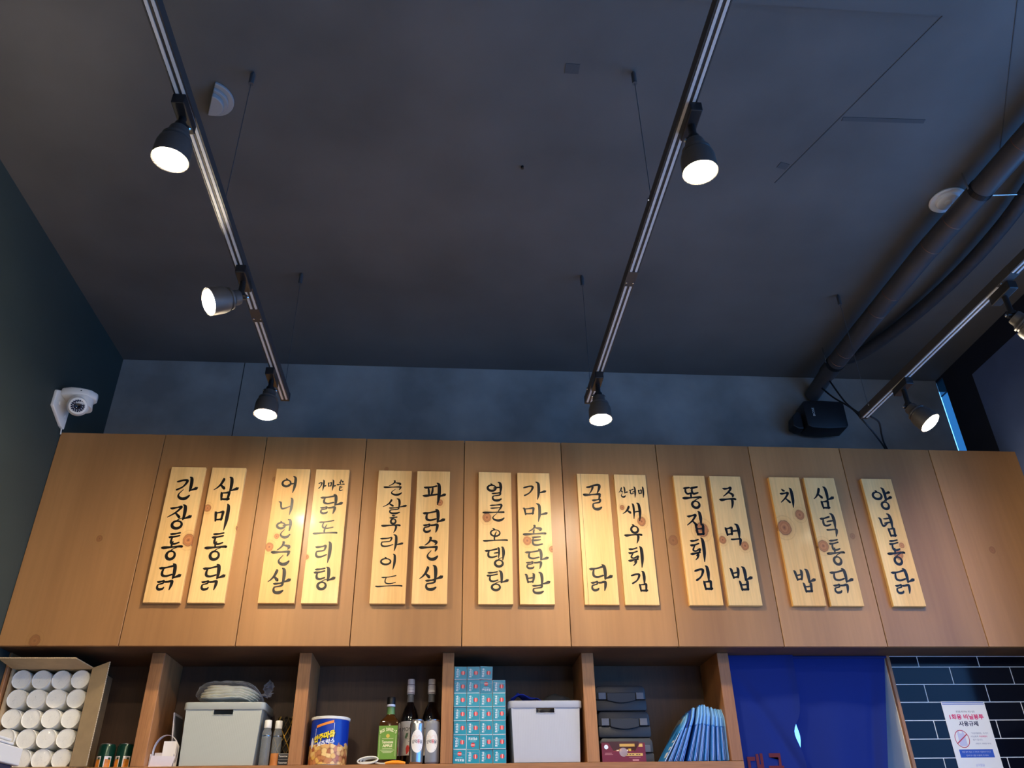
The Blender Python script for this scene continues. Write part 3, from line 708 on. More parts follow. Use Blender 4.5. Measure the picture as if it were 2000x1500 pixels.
o4 = Vector((3.54, .05, 3.81))
hose = thing('insulated_hose', 'sagging dark hose strapped beside the drain pipe', 'hose', o4)
hp = [Vector(p)-o4 for p in ((3.76, -5.0, 3.80), (3.70, -2.2, 3.79), (3.62, -1.5, 3.80), (3.66, -1.0, 3.795), (3.655, -.6, 3.80), (3.60, -.2, 3.81), (3.52, .06, 3.815), (3.475, .14, 3.825))]
hs = [Vector(p) for p in spline([tuple(p) for p in hp], 6)]
MB().tube(hs, .032, 14).build('tube', plain('hose_rubber', (52, 52, 56), 0.55, var=.2, scale=40), hose, smooth=True)
MB().tube([(3.44-3.54, -1.24, -.055), (.02, -1.26, -.062), (.10, -1.25, -.04)], .003, 6).build('strap', M_chrome, hose)

M_det = plain('detector_plastic', (150, 148, 146), 0.5)
det = thing('ceiling_sensor', 'pale half-round stepped ceiling sensor beside the left track', 'sensor', (.420, -1.394, ZC))
for i, (r, z0, z1) in enumerate(((.078, -.012, 0), (.060, -.026, -.012), (.047, -.046, -.026))):
    a0 = math.radians(-68); a1 = math.radians(112)
    pts = [(r*math.cos(a0+(a1-a0)*k/18), r*math.sin(a0+(a1-a0)*k/18)) for k in range(19)]
    n = len(pts)
    vs = [(x, y, z0) for x, y in pts] + [(x, y, z1) for x, y in pts]
    MB().add(vs, [list(range(n-1, -1, -1)), list(range(n, 2*n))] + [(k, (k+1) % n, (k+1) % n+n, k+n) for k in range(n)]).build(('base', 'step', 'cover')[i], M_det, det, bevel=.003)
disc = thing('ceiling_fixture', 'round shiny ceiling fixture glowing blue beside the drain pipe', 'light', (3.392, -1.05, ZC))
M_disc = plain('satin_disc', (236, 238, 240), 0.3)
MB().lathe([(.072, 0), (.074, -.006), (.070, -.012), (.050, -.006), (.048, -.004)], 36, None, cap=False).build('rim', M_disc, disc, smooth=True)
MB().lathe([(.048, -.004), (.046, -.018), (.040, -.02), (.016, -.017), (.014, -.022), (.004, -.024), (0, -.024)], 36, None, cap=False).build('cover', M_disc, disc, smooth=True)
M_film = clear('clear_film', (240, 242, 245), 0.12, 0.08)
MB().grid(6, 6, lambda u, v: (.004+.055*u, -.05+.085*v, -.026-.01*math.sin(5*u+3*v))).build('loose_film', M_film, disc)

cctv = thing('security_camera', 'white dome security camera on a bracket on the left wall', 'camera', (XL, -.085, 3.30))
M_ivory = plain('ivory_plastic', (226, 221, 212), 0.38)
# wall plate outline in y-z, extruded along x
ply = [(-.076, .039), (-.074, -.04), (.045, -.085), (.077, -.085), (.077, .075), (.0, .075)]
pl = MB(); n = len(ply)
pl.add([(.0005, y, z) for y, z in ply] + [(.016, y, z) for y, z in ply], [list(range(n)), list(range(2*n-1, n-1, -1))] + [(k, (k+1) % n, (k+1) % n+n, k+n) for k in range(n)])
pl.build('wall_plate', M_ivory, cctv, bevel=.004)
arm = MB()
hd = [(.016, -.05), (.06, -.06), (.10, -.055), (.142, -.035), (.16, .0), (.148, .035), (.11, .06), (.06, .068), (.016, .07)]
n = len(hd)
arm.add([(x, y, .03) for x, y in hd] + [(x, y, .066) for x, y in hd], [list(range(n-1, -1, -1)), list(range(n, 2*n))] + [(k, (k+1) % n, (k+1) % n+n, k+n) for k in range(n)])
arm.build('hood', M_ivory, cctv, bevel=.008, seg=3, smooth=True)
MB().lathe([(.05, 0), (.047, .02), (.046, .05)], 28, Matrix.Translation((.10, -.005, -.016))).build('collar', M_ivory, cctv, smooth=True)
ec = Vector((.095, -.02, -.012)); en = Vector((.38, -.85, -.45)).normalized()
bm_prof = [(0.046*math.sin(a), -0.046*math.cos(a)) for a in [PI*i/14 for i in range(12)]]
eye = MB().lathe([(0, -.046)] + bm_prof[1:] + [(.037, .034), (.034, .034), (.034, .028), (0, .028)], 28, axis_matrix(ec, en)).build('eyeball', M_ivory, cctv, smooth=True)
MB().lathe([(.033, .0285), (.033, .0300), (0, .0300)], 28, axis_matrix(ec, en)).build('lens_face', plain('dark_lens_glass', (38, 36, 48), 0.15), eye)
led = MB(); EM = axis_matrix(ec, en)
for ringr, cnt in ((.0265, 18), (.0195, 12)):
    for q in range(cnt):
        a = 2*PI*q/cnt
        led.lathe([(.0022, 0), (.0018, .0014), (0, .0018)], 6, EM @ Matrix.Translation((ringr*math.cos(a), ringr*math.sin(a), .030)))
led.build('infrared_leds', plain('led_clear', (225, 222, 228), 0.2), eye)
MB().lathe([(.012, .030), (.011, .033), (.006, .032), (0, .0315)], 18, EM).build('lens', plain('lens_black', (16, 14, 22), 0.08), eye, smooth=True)
for (y, z) in ((-.03, -.005), (.05, -.03)):
    MB().lathe([(.008, 0), (.008, .004), (0, .006)], 10, axis_matrix((.016, y, z), (1, 0, 0))).build('screw_cap', M_ivory, cctv)
MB().tube([(.006, .07, -.083), (.008, .073, -.11)], .003, 6).build('cable_tail', M_ivory, cctv)
MB().lathe([(.0035, 0), (0, .001)], 8, Matrix.Translation((.11, -.0615, .045)) @ Matrix.Rotation(PI/2, 4, 'X')).build('screw', M_black, cctv)

spk = thing('wall_speaker', 'black box speaker mounted high on the grey wall by the pipe end', 'speaker', (3.342, .325, 3.552))
sp = [(-.115, -.075), (-.09, -.09), (.0, -.094), (.115, -.085), (.125, -.07), (.128, .075), (.118, .083), (.0, .088), (-.108, .083), (-.118, .07)]
MB().prism([(x_*.95, z_*.95) for x_, z_ in sp], -.05, .06).build('cabinet', M_blackplastic, spk, bevel=.006, smooth=True)
MB().prism([(-.178, -.06), (-.15, -.078), (-.119, -.078), (-.119, .02), (-.14, .03), (-.168, .0)], -.02, .05).build('side_bracket', M_blackplastic, spk, bevel=.005)
MB().box(-.02, .02, .06, YB-.325-.001, -.02, .02).build('wall_mount', M_black, spk)
lt = MB(); text_flat(lt, 'BOSE', -.062, .01, .05, .012, -.0512, .01, PI/2); lt.build('lettering', M_white, spk)

def cable(name, label, pts, r=.0045):
    o = Vector(pts[0]); s = spline([tuple(Vector(p)-o) for p in pts], 8)
    t = thing(name, label, 'cable', o)
    MB().tube(s, r, 8).build('wire', M_blackplastic, t, smooth=True)
cable('power_cable', 'black power cable from the pipe end down to the right track', ((3.385, .22, 3.73), (3.33, .03, 3.49), (3.30, -.1, 3.36), (3.26, -.25, 3.245), (3.218, -.29, 3.222)))
cable('power_cable', 'black power cable drooping from the pipe end past the speaker onto the cabinet', ((3.36, .27, 3.71), (3.36, .18, 3.6), (3.37, .05, 3.46), (3.385, .0, 3.36), (3.44, .03, 3.31), (3.52, .1, 3.26), (3.565, .16, 3.2112)))
cable('power_cable', 'short black cable hanging from the right track end onto the cabinet', ((3.235, -.315, 3.212), (3.34, -.2, 3.245), (3.43, -.05, 3.26), (3.50, .06, 3.26), (3.575, .14, 3.2112)))

# ------------------------------------------------------------------ tiled partition, door trim and curtain
tw = struct(MB().box(DX1+.013, XR, .1815, YB, 0, 2.2495).build('wall_tiled', M_grout))
trow = [2.2495, 2.202] + [2.202-.0748*i for i in range(1, 12)]
cnt = 0
for r in range(len(trow)-1):
    z1, z0 = trow[r], trow[r+1]
    off = 3.443 if r % 2 == 0 else 3.584
    x = off - .2855*2
    while x < XR:
        a = max(x+.002, DX1+.015); c = min(x+.2855-.002, XR-.001)
        if c - a > .01:
            MB().box(a, c, .1795, .1818, z0+.002, z1-(.002 if r else .003)).build('tile', M_tile, tw, bevel=.001, seg=1)
        x += .2855
struct(MB().box(DX1, DX1+.013, .172, YB, 0, 2.2495).build('trim_1', M_stain))
struct(MB().box(DX0, DX0+.003, .3, YB+.12, 0, 2.2495).build('trim_2', M_white_wall))
struct(MB().box(DX1-.003, DX1, .19, YB+.12, 0, 2.2495).build('trim_3', M_white_wall))

mt, nt, bs = new_mat('blue_curtain_cloth')
bs.inputs['Base Color'].default_value = lin((8, 38, 116)); bs.inputs['Roughness'].default_value = .85
tr = nt.nodes.new('ShaderNodeBsdfTranslucent'); tr.inputs[0].default_value = lin((12, 50, 150))
mxs = nt.nodes.new('ShaderNodeMixShader'); mxs.inputs[0].default_value = .3
nt.links.new(bs.outputs[0], mxs.inputs[1]); nt.links.new(tr.outputs[0], mxs.inputs[2])
nt.links.new(mxs.outputs[0], nt.nodes['Material Output'].inputs['Surface'])
wv = nt.nodes.new('ShaderNodeTexNoise'); wv.inputs['Scale'].default_value = 900
tcn = nt.nodes.new('ShaderNodeTexCoord'); nt.links.new(tcn.outputs['Object'], wv.inputs['Vector'])
bp = nt.nodes.new('ShaderNodeBump'); bp.inputs['Strength'].default_value = .15; bp.inputs['Distance'].default_value = .001
nt.links.new(wv.outputs['Fac'], bp.inputs['Height']); nt.links.new(bp.outputs[0], bs.inputs['Normal'])
M_noren = mt
nor = thing('doorway_curtain', 'blue split cloth curtain hanging in the kitchen doorway with dark red lettering', 'curtain', (2.55, .16, 2.2485))
H = 1.2
def left_half(u, v):     # v: 0 top, 1 bottom
    z = -v*H
    x = .002 + u*(.30 - .06*min(v*2.4, 1)*u*u*.25)
    d = (u*.30 - (-z - .06)*.62 - .02)      # diagonal crease
    y = .012*math.exp(-(d/.03)**2)*min(1, v*6) + .006*math.sin(9*u+2)*v - .01*u*u
    x += -.03*max(0, min(1, (v-.22)/.16))*u**3 + .025*max(0, min(1, (v-.32)/.1))*u**3
    x -= .037*math.exp(-((v-.262)/.05)**2)*u**6
    return (x, y, z)
def right_half(u, v):
    z = -v*H
    xr = .742 - .27*v
    x = .27 + .02*v + u*(xr - .27 - .02*v)
    x += .011*math.exp(-((v-.275)/.035)**2)*(1-u)**8
    y = .022 + .012*math.sin(8*u+1.5)*min(1, v*3) + .012*math.exp(-((u-.86-.0*v)/.05)**2)*min(1, v*4)
    return (x, y, z)
MB().grid(40, 80, left_half).build('left_half', M_noren, nor, smooth=True)
MB().grid(40, 80, right_half).build('right_half', M_noren, nor, smooth=True)
MB().tube([(-.0015, .016, -.004), (.744, .016, -.004)], .006, 10).build('rod', M_noren, nor)
M_red = plain('dark_red_print', (92, 18, 30), 0.8)
lt = MB(); text_flat(lt, '대', .060, -.455, .068, .112, -.0055, .03); text_flat(lt, '구', .146, -.455, .064, .112, -.0065, .03)
lt.build('lettering', M_red, nor)

# ------------------------------------------------------------------ poster on the tiles
po = thing('paper_notice', 'white paper notice about plastic bags taped to the dark tiles', 'notice', (3.497, .178, 1.45))
PW, PH = .20, .605
MB().box(0, PW, -.0006, 0, 0, PH).build('sheet', M_panel_paper, po)
M_pblue = plain('print_blue', (46, 84, 176), 0.6); M_pred = plain('print_pink', (214, 54, 104), 0.6); M_pnavy = plain('print_navy', (32, 30, 66), 0.6)
M_pgrey = plain('print_grey', (120, 120, 140), 0.6); M_plav = plain('print_lavender', (196, 194, 216), 0.6)
def flat(mb, x0, x1, z0, z1, y=-.0008): mb.add([(x0,y,z0),(x1,y,z0),(x1,y,z1),(x0,y,z1)], [(0,1,2,3)])
b = MB(); flat(b, .004, .196, PH-.007, PH-.004); flat(b, .004, .196, PH-.013, PH-.0105); b.build('stripe', M_pblue, po)
b = MB(); text_flat(b, '환경을 생각하는 작은 실천', .1, .562, .085, .008, -.0008); text_flat(b, '사용규제', .1, .513, .088, .021, -.0008, .03); b.build('heading', M_pnavy, po)
b = MB(); text_flat(b, '1회용 비닐봉투', .1, .541, .156, .022, -.0008, .035); b.build('red_heading', M_pred, po)
b = MB(); cx, cz = .052, .452
n = 40
vs = []
for q in range(n):
    a = 2*PI*q/n; vs += [(cx+.033*math.cos(a), -.0009, cz+.036*math.sin(a)), (cx+.030*math.cos(a), -.0009, cz+.033*math.sin(a))]
b.add(vs, [(2*q, 2*q+1, (2*q+3) % (2*n), (2*q+2) % (2*n)) for q in range(n)])
b.add([(cx-.028, -.0009, cz-.017), (cx-.026, -.0009, cz-.021), (cx+.028, -.0009, cz+.017), (cx+.026, -.0009, cz+.021)], [(0,1,2,3)])
b.build('prohibition_sign', plain('print_red', (190, 60, 80), 0.6), po)
b = MB(); b.add([(cx+x, -.00085, cz+z) for x, z in ((-.017,-.028),(.018,-.028),(.016,.02),(.012,.036),(.007,.036),(.006,.022),(-.006,.022),(-.007,.036),(-.012,.036),(-.016,.02))], [tuple(range(10))]); b.build('bag_picture', M_plav, po)
b = MB()
for q, (s, z) in enumerate((('「자원재활용법」에 의거', .474), ('비닐봉투', .461), ('불가 합니다.', .448), ('(위반시 과태료 부과)', .432))):
    text_flat(b, s, (.138, .112, .122, .142)[q], z, (.076, .034, .044, .07)[q], .0075, -.0008)
b.build('body_text', M_pgrey, po)
b = MB(); text_flat(b, '무상제공이', .15, .461, .036, .0075, -.0008, .02); b.build('red_text', M_pred, po)
b = MB(); flat(b, .024, .176, .378, .41); b.build('blue_panel', M_pblue, po)
b = MB(); text_flat(b, '매장 봉투 필요 시 구매 후 사용하여 주시고', .1, .4, .128, .007, -.001); text_flat(b, '장바구니를 이용해 주세요', .1, .386, .1, .007, -.001); b.build('panel_text', M_plav, po)
b = MB(); text_flat(b, '삼덕통닭', .1, .348, .04, .011, -.0008, .02); b.build('logo', M_plav, po)

# ------------------------------------------------------------------ compartment 1: carton of cups, juice cans
car = thing('cardboard_carton', 'open brown cardboard carton on its side full of wrapped paper cups', 'carton', (-.45, .135, ZS))
CW, CH, CD = .322, .377, .225
b = MB(); th = .005
for a in ((0, CW, 0, CD, 0, th), (0, CW, 0, CD, CH-th, CH), (0, th, 0, CD, th, CH-th), (CW-th, CW, 0, CD, th, CH-th), (th, CW-th, CD-th, CD, th, CH-th)):
    b.box(*a)
b.build('shell', M_card, car)
def flap(name, p):   # quad a,b (hinge) c,d (free edge)
    p = [Vector(q) for q in p]
    nrm = (p[1]-p[0]).cross(p[3]-p[0]).normalized()*.0045
    f_ = MB().add([q for q in p] + [q+nrm for q in p], [(0,1,2,3),(7,6,5,4),(0,4,5,1),(1,5,6,2),(2,6,7,3),(3,7,4,0)]).build(name, M_card, car)
    e = MB(); ed = (p[2]-p[3]); m = 46
    for q in range(m):
        a = p[3] + ed*(q/m); c = p[3] + ed*((q+.5)/m)
        out = ((p[3]-p[0]).normalized())*.0012
        e.add([a+out, c+out, c+nrm+out, a+nrm+out], [(0,1,2,3)])
    e.build('flute_edge', M_cardedge, f_)
flap('flap', ((0, -.0006, CH-.001), (CW, -.0006, CH-.001), (CW-.035, -.108, CH+.016), (-.012, -.108, CH+.016)))
flap('flap', ((CW-.001, -.001, CH-.004), (CW-.001, -.001, .004), (CW+.074, -.035, .002), (CW+.074, -.035, CH+.014)))
M_cup = plain('cup_paper', (246, 242, 230), 0.5, spec=.4)
M_wrap = clear('cup_wrapper', (253, 253, 252), 0.05, 0.1)
def cup_proto():
    t = thing('paper_cup_stack', 'x', 'cups', (0, 0, 0))
    M = axis_matrix((0, 0, 0), (0, -1, 0))
    # bottoms face the viewer: recessed base with a rolled rim
    MB().lathe([(.0368, -.17), (.0368, -.03), (.0368, -.002), (.0363, .0012), (.0352, .0006), (.0346, -.003), (0, -.003)], 28, M).build('cups', M_cup, t, smooth=True)
    rnd = random.Random(3)
    g = MB(); nr, na = 6, 24
    vs = [(0, -.0045, 0)]
    fs = []
    for i in range(1, nr+1):
        for k in range(na):
            a = 2*PI*k/na; r = .0366*i/nr
            vs.append((r*math.cos(a), -.0018 - rnd.uniform(0, .0045)*(1 if i < nr else 0), r*math.sin(a)))
    for k in range(na): fs.append((0, 1+k, 1+(k+1) % na))
    for i in range(nr-1):
        for k in range(na):
            fs.append((1+i*na+k, 1+i*na+(k+1) % na, 1+(i+1)*na+(k+1) % na, 1+(i+1)*na+k))
    g.add(vs, fs); g.build('plastic_wrapper', M_wrap, t)
    return t
rowname = ['top', 'second', 'third', 'fourth', 'bottom']; colname = ['leftmost', 'second from left', 'third from left', 'rightmost']
proto = None
for r in range(5):
    for c in range(4):
        x = -.409 + .0775*c; z = 2.150 - .0745*r
        if r == 4: x += .0; z = 1.853
        lb = 'wrapped white paper cup stack, %s row of the carton, %s' % (rowname[r], colname[c])
        if proto is None: proto = o = cup_proto()
        else: o = copy_tree(proto)
        o.location = (x + random.uniform(-.0012, .0012), .152 + random.uniform(-.004, .006), z + random.uniform(-.001, .001))
        o.rotation_euler = (0, random.uniform(-.3, .3), random.uniform(-.012, .012))
        tag(o, lb, 'cups', 'paper cup stacks in the carton')

M_jgreen = plain('juice_can_green', (14, 58, 46), 0.25, metal=0.3)
M_jlabel = plain('juice_can_picture', (226, 222, 220), 0.3)
M_orange = plain('orange_fruit_print', (226, 138, 36), 0.35, var=.25, scale=60)
M_alu = plain('aluminium', (196, 198, 202), 0.25, metal=0.95)
M_leaf = plain('leaf_print', (30, 66, 40), .5)
for i, (x, lb) in enumerate(((-.030, 'green juice can with fruit picture next to the carton flap'), (.042, 'green juice can with fruit picture next to the wooden upright'))):
    t = thing('juice_can', lb, 'can', (x, .21, ZS), 0, 'green juice cans')
    MB().lathe([(.025, .0), (.0325, .004), (.0325, .082), (.028, .0905)], 32).build('body', M_jgreen, t, smooth=True)
    MB().lathe([(.0282, .0905), (.0288, .092), (.0265, .0935), (.0255, .0915), (0, .0905)], 32).build('lid', M_alu, t, smooth=True)
    for k in (-1, 1):
        a = k*.62 - PI/2
        MB().lathe([(.0328, .006), (.0328, .046)], 10, None, False, a-.42, a+.42).build('white_panel', M_jlabel, t, smooth=True)
        b = MB(); b.lathe([(.0331, .006), (.0331, .028), (.0331, .036)], 10, None, False, a-.30, a+.34); b.build('fruit_print', M_orange, t, smooth=True)
        b = MB(); b.lathe([(.0333, .034), (.0333, .042)], 5, None, False, a+.02, a+.30); b.build('leaf_print', M_leaf, t)

# ------------------------------------------------------------------ compartment 2: bins, bag, bottles, basket
def bin_thing(label, x0, x1, y0, y1, tint, loc_z=ZS):
    t = thing('storage_bin', label, 'bin', ((x0+x1)/2, y0, loc_z), 0, 'grey plastic storage bins')
    wr_ = (x1-x0)/2; d = y1-y0
    mt, nt, bs = new_mat('ribbed_bin_%d' % int(x0*1000))
    bs.inputs['Base Color'].default_value = lin(tint); bs.inputs['Roughness'].default_value = .5
    tc = nt.nodes.new('ShaderNodeTexCoord'); wv = nt.nodes.new('ShaderNodeTexWave'); wv.inputs['Scale'].default_value = 46
    wv.bands_direction = 'X'
    nt.links.new(tc.outputs['Object'], wv.inputs['Vector'])
    bp = nt.nodes.new('ShaderNodeBump'); bp.inputs['Strength'].default_value = .1; bp.inputs['Distance'].default_value = .001
    nt.links.new(wv.outputs['Fac'], bp.inputs['Height']); nt.links.new(bp.outputs[0], bs.inputs['Normal'])
    Mr = plain('bin_rim_%d' % int(x0*1000), tint, .42)
    wt, wb_ = wr_-.011, wr_-.02      # body half widths at top and bottom
    Ht = .214
    def X(z): return wb_ + (wt-wb_)*z/Ht
    hx0, hx1, hz0 = -.040, .037, .193
    b = MB()
    def slab(p):   # front wall piece as prism between y=.006 and .010
        b.prism(p, .006, .010)
    slab([(-X(0), 0), (X(0), 0), (X(hz0), hz0), (-X(hz0), hz0)])
    slab([(-X(hz0), hz0), (hx0, hz0), (hx0, Ht), (-X(Ht), Ht)])
    slab([(hx1, hz0), (X(hz0), hz0), (X(Ht), Ht), (hx1, Ht)])
    b.build('front_wall', mt, t)
    b = MB(); b.prism([(-X(0), 0), (X(0), 0), (X(Ht), Ht), (-X(Ht), Ht)], d-.012, d-.008)
    b.build('rear_wall', mt, t)
    b = MB()
    for s in (-1, 1):
        b.add([(s*X(0), .006, 0), (s*X(Ht), .006, Ht), (s*X(Ht), d-.008, Ht), (s*X(0), d-.008, 0), (s*(X(0)-.004), .0101, 0), (s*(X(Ht)-.004), .0101, Ht), (s*(X(Ht)-.004), d-.0121, Ht), (s*(X(0)-.004), d-.0121, 0)],
              [(0,1,2,3),(7,6,5,4),(0,4,5,1),(1,5,6,2),(2,6,7,3),(3,7,4,0)])
    b.box(-X(0), X(0), .006, d-.008, 0, .004)
    b.build('side_wall', Mr, t)
    b = MB(); cr = .02
    def rr(hw, y0_, y1_, r, z, n=5):
        out = []
        for cx_, cy_, a0 in ((hw-r, y0_+r, -PI/2), (hw-r, y1_-r, 0), (-hw+r, y1_-r, PI/2), (-hw+r, y0_+r, PI)):
            for q in range(n+1):
                a = a0 + PI/2*q/n; out.append((cx_+r*math.cos(a), cy_+r*math.sin(a), z))
        return out
    loops = [rr(wr_-.002, .002, d-.002, cr, .2125), rr(wr_, 0, d, cr, .216), rr(wr_, 0, d, cr, .239), rr(wr_-.0015, .0015, d-.0015, cr, .2405), rr(wr_-.010, .010, d-.01, cr-.006, .2405), rr(wr_-.0155, .0125, d-.0145, cr-.008, .2125)]
    n = len(loops[0]); vs = [p for l in loops for p in l]; fs = []
    for j in range(len(loops)):
        j2 = (j+1) % len(loops)
        for k in range(n): fs.append((j*n+k, j*n+(k+1) % n, j2*n+(k+1) % n, j2*n+k))
    b.add(vs, fs); b.build('rim', Mr, t, smooth=True)
    b = MB()   # handle frame
    for q in ((hx0-.003, hx0, hz0-.003, .2135), (hx1, hx1+.003, hz0-.003, .2135), (hx0, hx1, hz0-.003, hz0)):
        b.box(q[0], q[1], .004, .0115, q[2], q[3])
    b.build('handle_frame', Mr, t)
    return t
bin_thing('grey ribbed storage bin with a plastic bag lying on top', .258, .583, .14, .355, (172, 175, 164))
bin_thing('pale grey ribbed storage bin next to the teal boxes with blue cloth on top', 1.583, 1.893, .135, .355, (178, 180, 186))

def lump(mb, cx, cy, cz, rx, ry, rz, seed, amp=.12, nu=26, nv=14, flat_z=None, freq=3.0):
    rnd = random.Random(seed)
    ph = [(rnd.uniform(0, 6.3), rnd.randint(1, 5), rnd.randint(1, 5), rnd.uniform(.4, 1)) for _ in range(7)]
    vs = []; fs = []
    for j in range(nv+1):
        th_ = PI*j/nv
        for i in range(nu):
            a = 2*PI*i/nu
            k = 1 + amp*sum(math.sin(p + m*a + q*th_*freq/3)*w_ for p, m, q, w_ in ph)/4
            z = cz + rz*math.cos(th_)*k
            if flat_z is not None: z = max(z, flat_z)
            vs.append((cx + rx*math.sin(th_)*math.cos(a)*k, cy + ry*math.sin(th_)*math.sin(a)*k, z))
    for j in range(nv):
        for i in range(nu):
            fs.append((j*nu+i, j*nu+(i+1) % nu, (j+1)*nu+(i+1) % nu, (j+1)*nu+i))
    return mb.add(vs, fs)
M_linen = plain('cream_cloth', (250, 240, 212), .7, var=.08, scale=30)
pb = thing('plastic_bag', 'clear plastic bag of folded cream cloth on the grey storage bin', 'bag', (.42, .22, 2.0595))
def bagform(u, v, gx, top):
    # rounded slab drooping to the right
    a = 2*PI*u; t = PI*v
    x = gx*math.sin(t)*math.cos(a); y = .072*math.sin(t)*math.sin(a)
    z = math.cos(t)
    return x, y, z
b = MB()
for q in range(5):       # folded layers
    zc = .022 + .0105*q
    ln = .118 - .004*abs(q-2)
    def lay(u, v, zc=zc, ln=ln, q=q):
        a = 2*PI*u; t = PI*v
        x = ln*math.copysign(abs(math.cos(a))**.7, math.cos(a))*math.sin(t)**.6 + .006*q - .012
        y = .062*math.copysign(abs(math.sin(a))**.7, math.sin(a))*math.sin(t)**.6
        z = zc + .0085*math.cos(t)
        z += -.9*max(0, x-.03)**2*4 + .002*math.sin(30*x+q) + .0015*math.sin(25*a/6.28*4+q)
        return (x, y, max(z, .0015 + .0004*q))
    b.grid(40, 10, lay)
b.build('folded_cloth', M_linen, pb, smooth=True)
M_bagfilm = clear('bag_film', (252, 252, 250), 0.02, 0.08)
def film(u, v):
    a = 2*PI*u; t = PI*v
    r1 = random.Random(int(u*32)*97+int(v*12)).uniform(-.004, .005)
    x = (.138+r1)*math.copysign(abs(math.cos(a))**.8, math.cos(a))*math.sin(t)**.55
    y = (.074+r1)*math.copysign(abs(math.sin(a))**.8, math.sin(a))*math.sin(t)**.55
    z = .046 + (.045+r1)*math.cos(t) - 3.0*max(0, x-.03)**2
    return (x, y, max(z, .0008))
MB().grid(32, 12, film).build('clear_film', M_bagfilm, pb)
M_crink = clear('crinkled_film', (225, 230, 245), 0.3, 0.08)
rnd = random.Random(5)
cr_pts = lambda u, v: (.115 + .04*u + rnd.uniform(-.008, .008), .085 + rnd.uniform(-.012, .012), .045 + .075*v*(1-.7*abs(u-.5)) + rnd.uniform(-.004, .004))
MB().grid(7, 7, cr_pts).build('twisted_end', M_crink, pb)

M_btl = clear('clear_bottle', (225, 228, 226), 0.14, 0.06)
M_blabel = plain('orange_label', (204, 128, 62), .5, var=.08, scale=40)
for i, (x, y, lb) in enumerate(((.600, .165, 'clear plastic bottle with white cap touching the grey storage bin'), (.640, .185, 'clear plastic bottle with white cap and orange label next to the woven basket'))):
    t = thing('clear_bottle', lb, 'bottle', (x, y, ZS), 0, 'clear bottles with white caps')
    MB().lathe([(.0, .001), (.017, .001), (.0185, .004), (.0185, .105), (.0175, .113), (.0175, .118), (.0185, .125), (.0125, .142), (.0115, .146)], 24).build('body', M_btl, t, smooth=True)
    MB().lathe([(.0145, .143), (.0148, .146), (.0142, .172), (.013, .1735), (0, .1735)], 20).build('cap', plain('cap_white', (224, 220, 210), .45), t, smooth=True)
    MB().lathe([(.0188, .112), (.0192, .114), (.0188, .116)], 24, None, False).build('neck_ring', M_chrome, t)
    if i: MB().lathe([(.0188, .004), (.0188, .05)], 20, None, False, -PI*.95, PI*.1).build('label', M_blabel, t, smooth=True)
bk = thing('woven_basket', 'dark basket woven of thin gold strips behind the clear bottles', 'basket', (.652, .275, ZS))
bprof = lambda z: .043*(1-.25*((z-.10)/.1)**2)
MB().lathe([(0, .001)] + [(bprof(z)*.93, z) for z in (.002, .04, .08, .12, .16, .19)] + [(0, .205)], 24).build('lining', plain('dark_lining', (28, 22, 16), .8), bk, smooth=True)
M_gold = plain('gold_strip', (206, 158, 48), .35, metal=.4); M_dgold = plain('dark_strip', (92, 74, 44), .45, metal=.2)
for dirn in (1, -1):
    for k in range(11):
        pts = []
        for q in range(15):
            z = .004 + .196*q/14
            a = dirn*(q/14*2.4) + 2*PI*k/11
            r = bprof(z) + .0012*dirn*math.sin(q*1.9+k)
            pts.append((r*math.cos(a), r*math.sin(a), z))
        MB().tube(pts, .0019, 5).build('strip', M_gold if (k % 3 == 0) else M_dgold, bk, smooth=True)
db = thing('small_box', 'small dark box with white print in front of the woven basket', 'box', (.678, .16, ZS))
MB().box(-.022, .022, 0, .04, 0, .048).build('body', plain('dark_navy_card', (22, 24, 34), .5), db, bevel=.001)
b = MB(); flat(b, -.022, .022, .0455, .0468, -.0006)
for z in (.038, .014): text_flat(b, 'Tomorrow', -.002, z, .034, .007, -.0006, .02)
flat(b, -.02, .02, .0255, .0262, -.0006); b.build('print', M_white, db)

hb = thing('paper_holder', 'white paper carrier with an arched handle and slips of paper inside', 'holder', (.21, .16, ZS))
b = MB()
b.add([(-.052, 0, 0), (.036, 0, 0), (.046, -.004, .040), (-.046, -.004, .044), (-.052, .0012, 0), (.036, .0012, 0), (.046, -.0028, .040), (-.046, -.0028, .044)], [(0,1,2,3),(7,6,5,4),(0,4,5,1),(1,5,6,2),(2,6,7,3),(3,7,4,0)])
b.box(-.052, .036, .05, .0512, 0, .06); b.box(-.0532, -.052, 0, .0512, 0, .05); b.box(.036, .0372, 0, .0512, 0, .05)
M_lil = plain('white_card', (222, 216, 220), .55)
b.build('tray', M_lil, hb)
arch = MB()
vs = []; n = 16
for q in range(n+1):
    a = PI*q/n
    x = -.004 - .047*math.cos(a); z = .06 + .062*math.sin(a)
    vs += [(x, .012, z), (x, .034, z)]
arch.add(vs, [(2*q, 2*q+1, 2*q+3, 2*q+2) for q in range(n)])
arch.box(-.0512, -.0506, .012, .034, .03, .061); arch.box(.0426, .0432, .012, .034, .03, .061)
arch.build('arched_handle', M_lil, hb, solid=.0008)
M_slip = plain('paper_slips', (232, 226, 220), .6)
for q in range(9):
    x = -.012 + .0008*q
    MB().box(x, x+.050, .013+.0026*q, .0148+.0026*q, .002, .098-.002*q).build('slip', M_slip, hb)
cd = thing('leaning_card', 'thin white card leaning against the left side of the grey storage bin', 'card', (.232, .26, ZS))
M = Matrix.Rotation(math.radians(-6), 4, 'Y')
b = MB(); b.box(-.004, 0, -.06, .06, 0.001, .212, M); b.build('white_face', M_lil, cd)
b = MB(); b.box(.0003, .0035, -.056, .056, .004, .20, M); b.build('dark_backing', plain('grey_backing', (92, 92, 96), .6), cd)

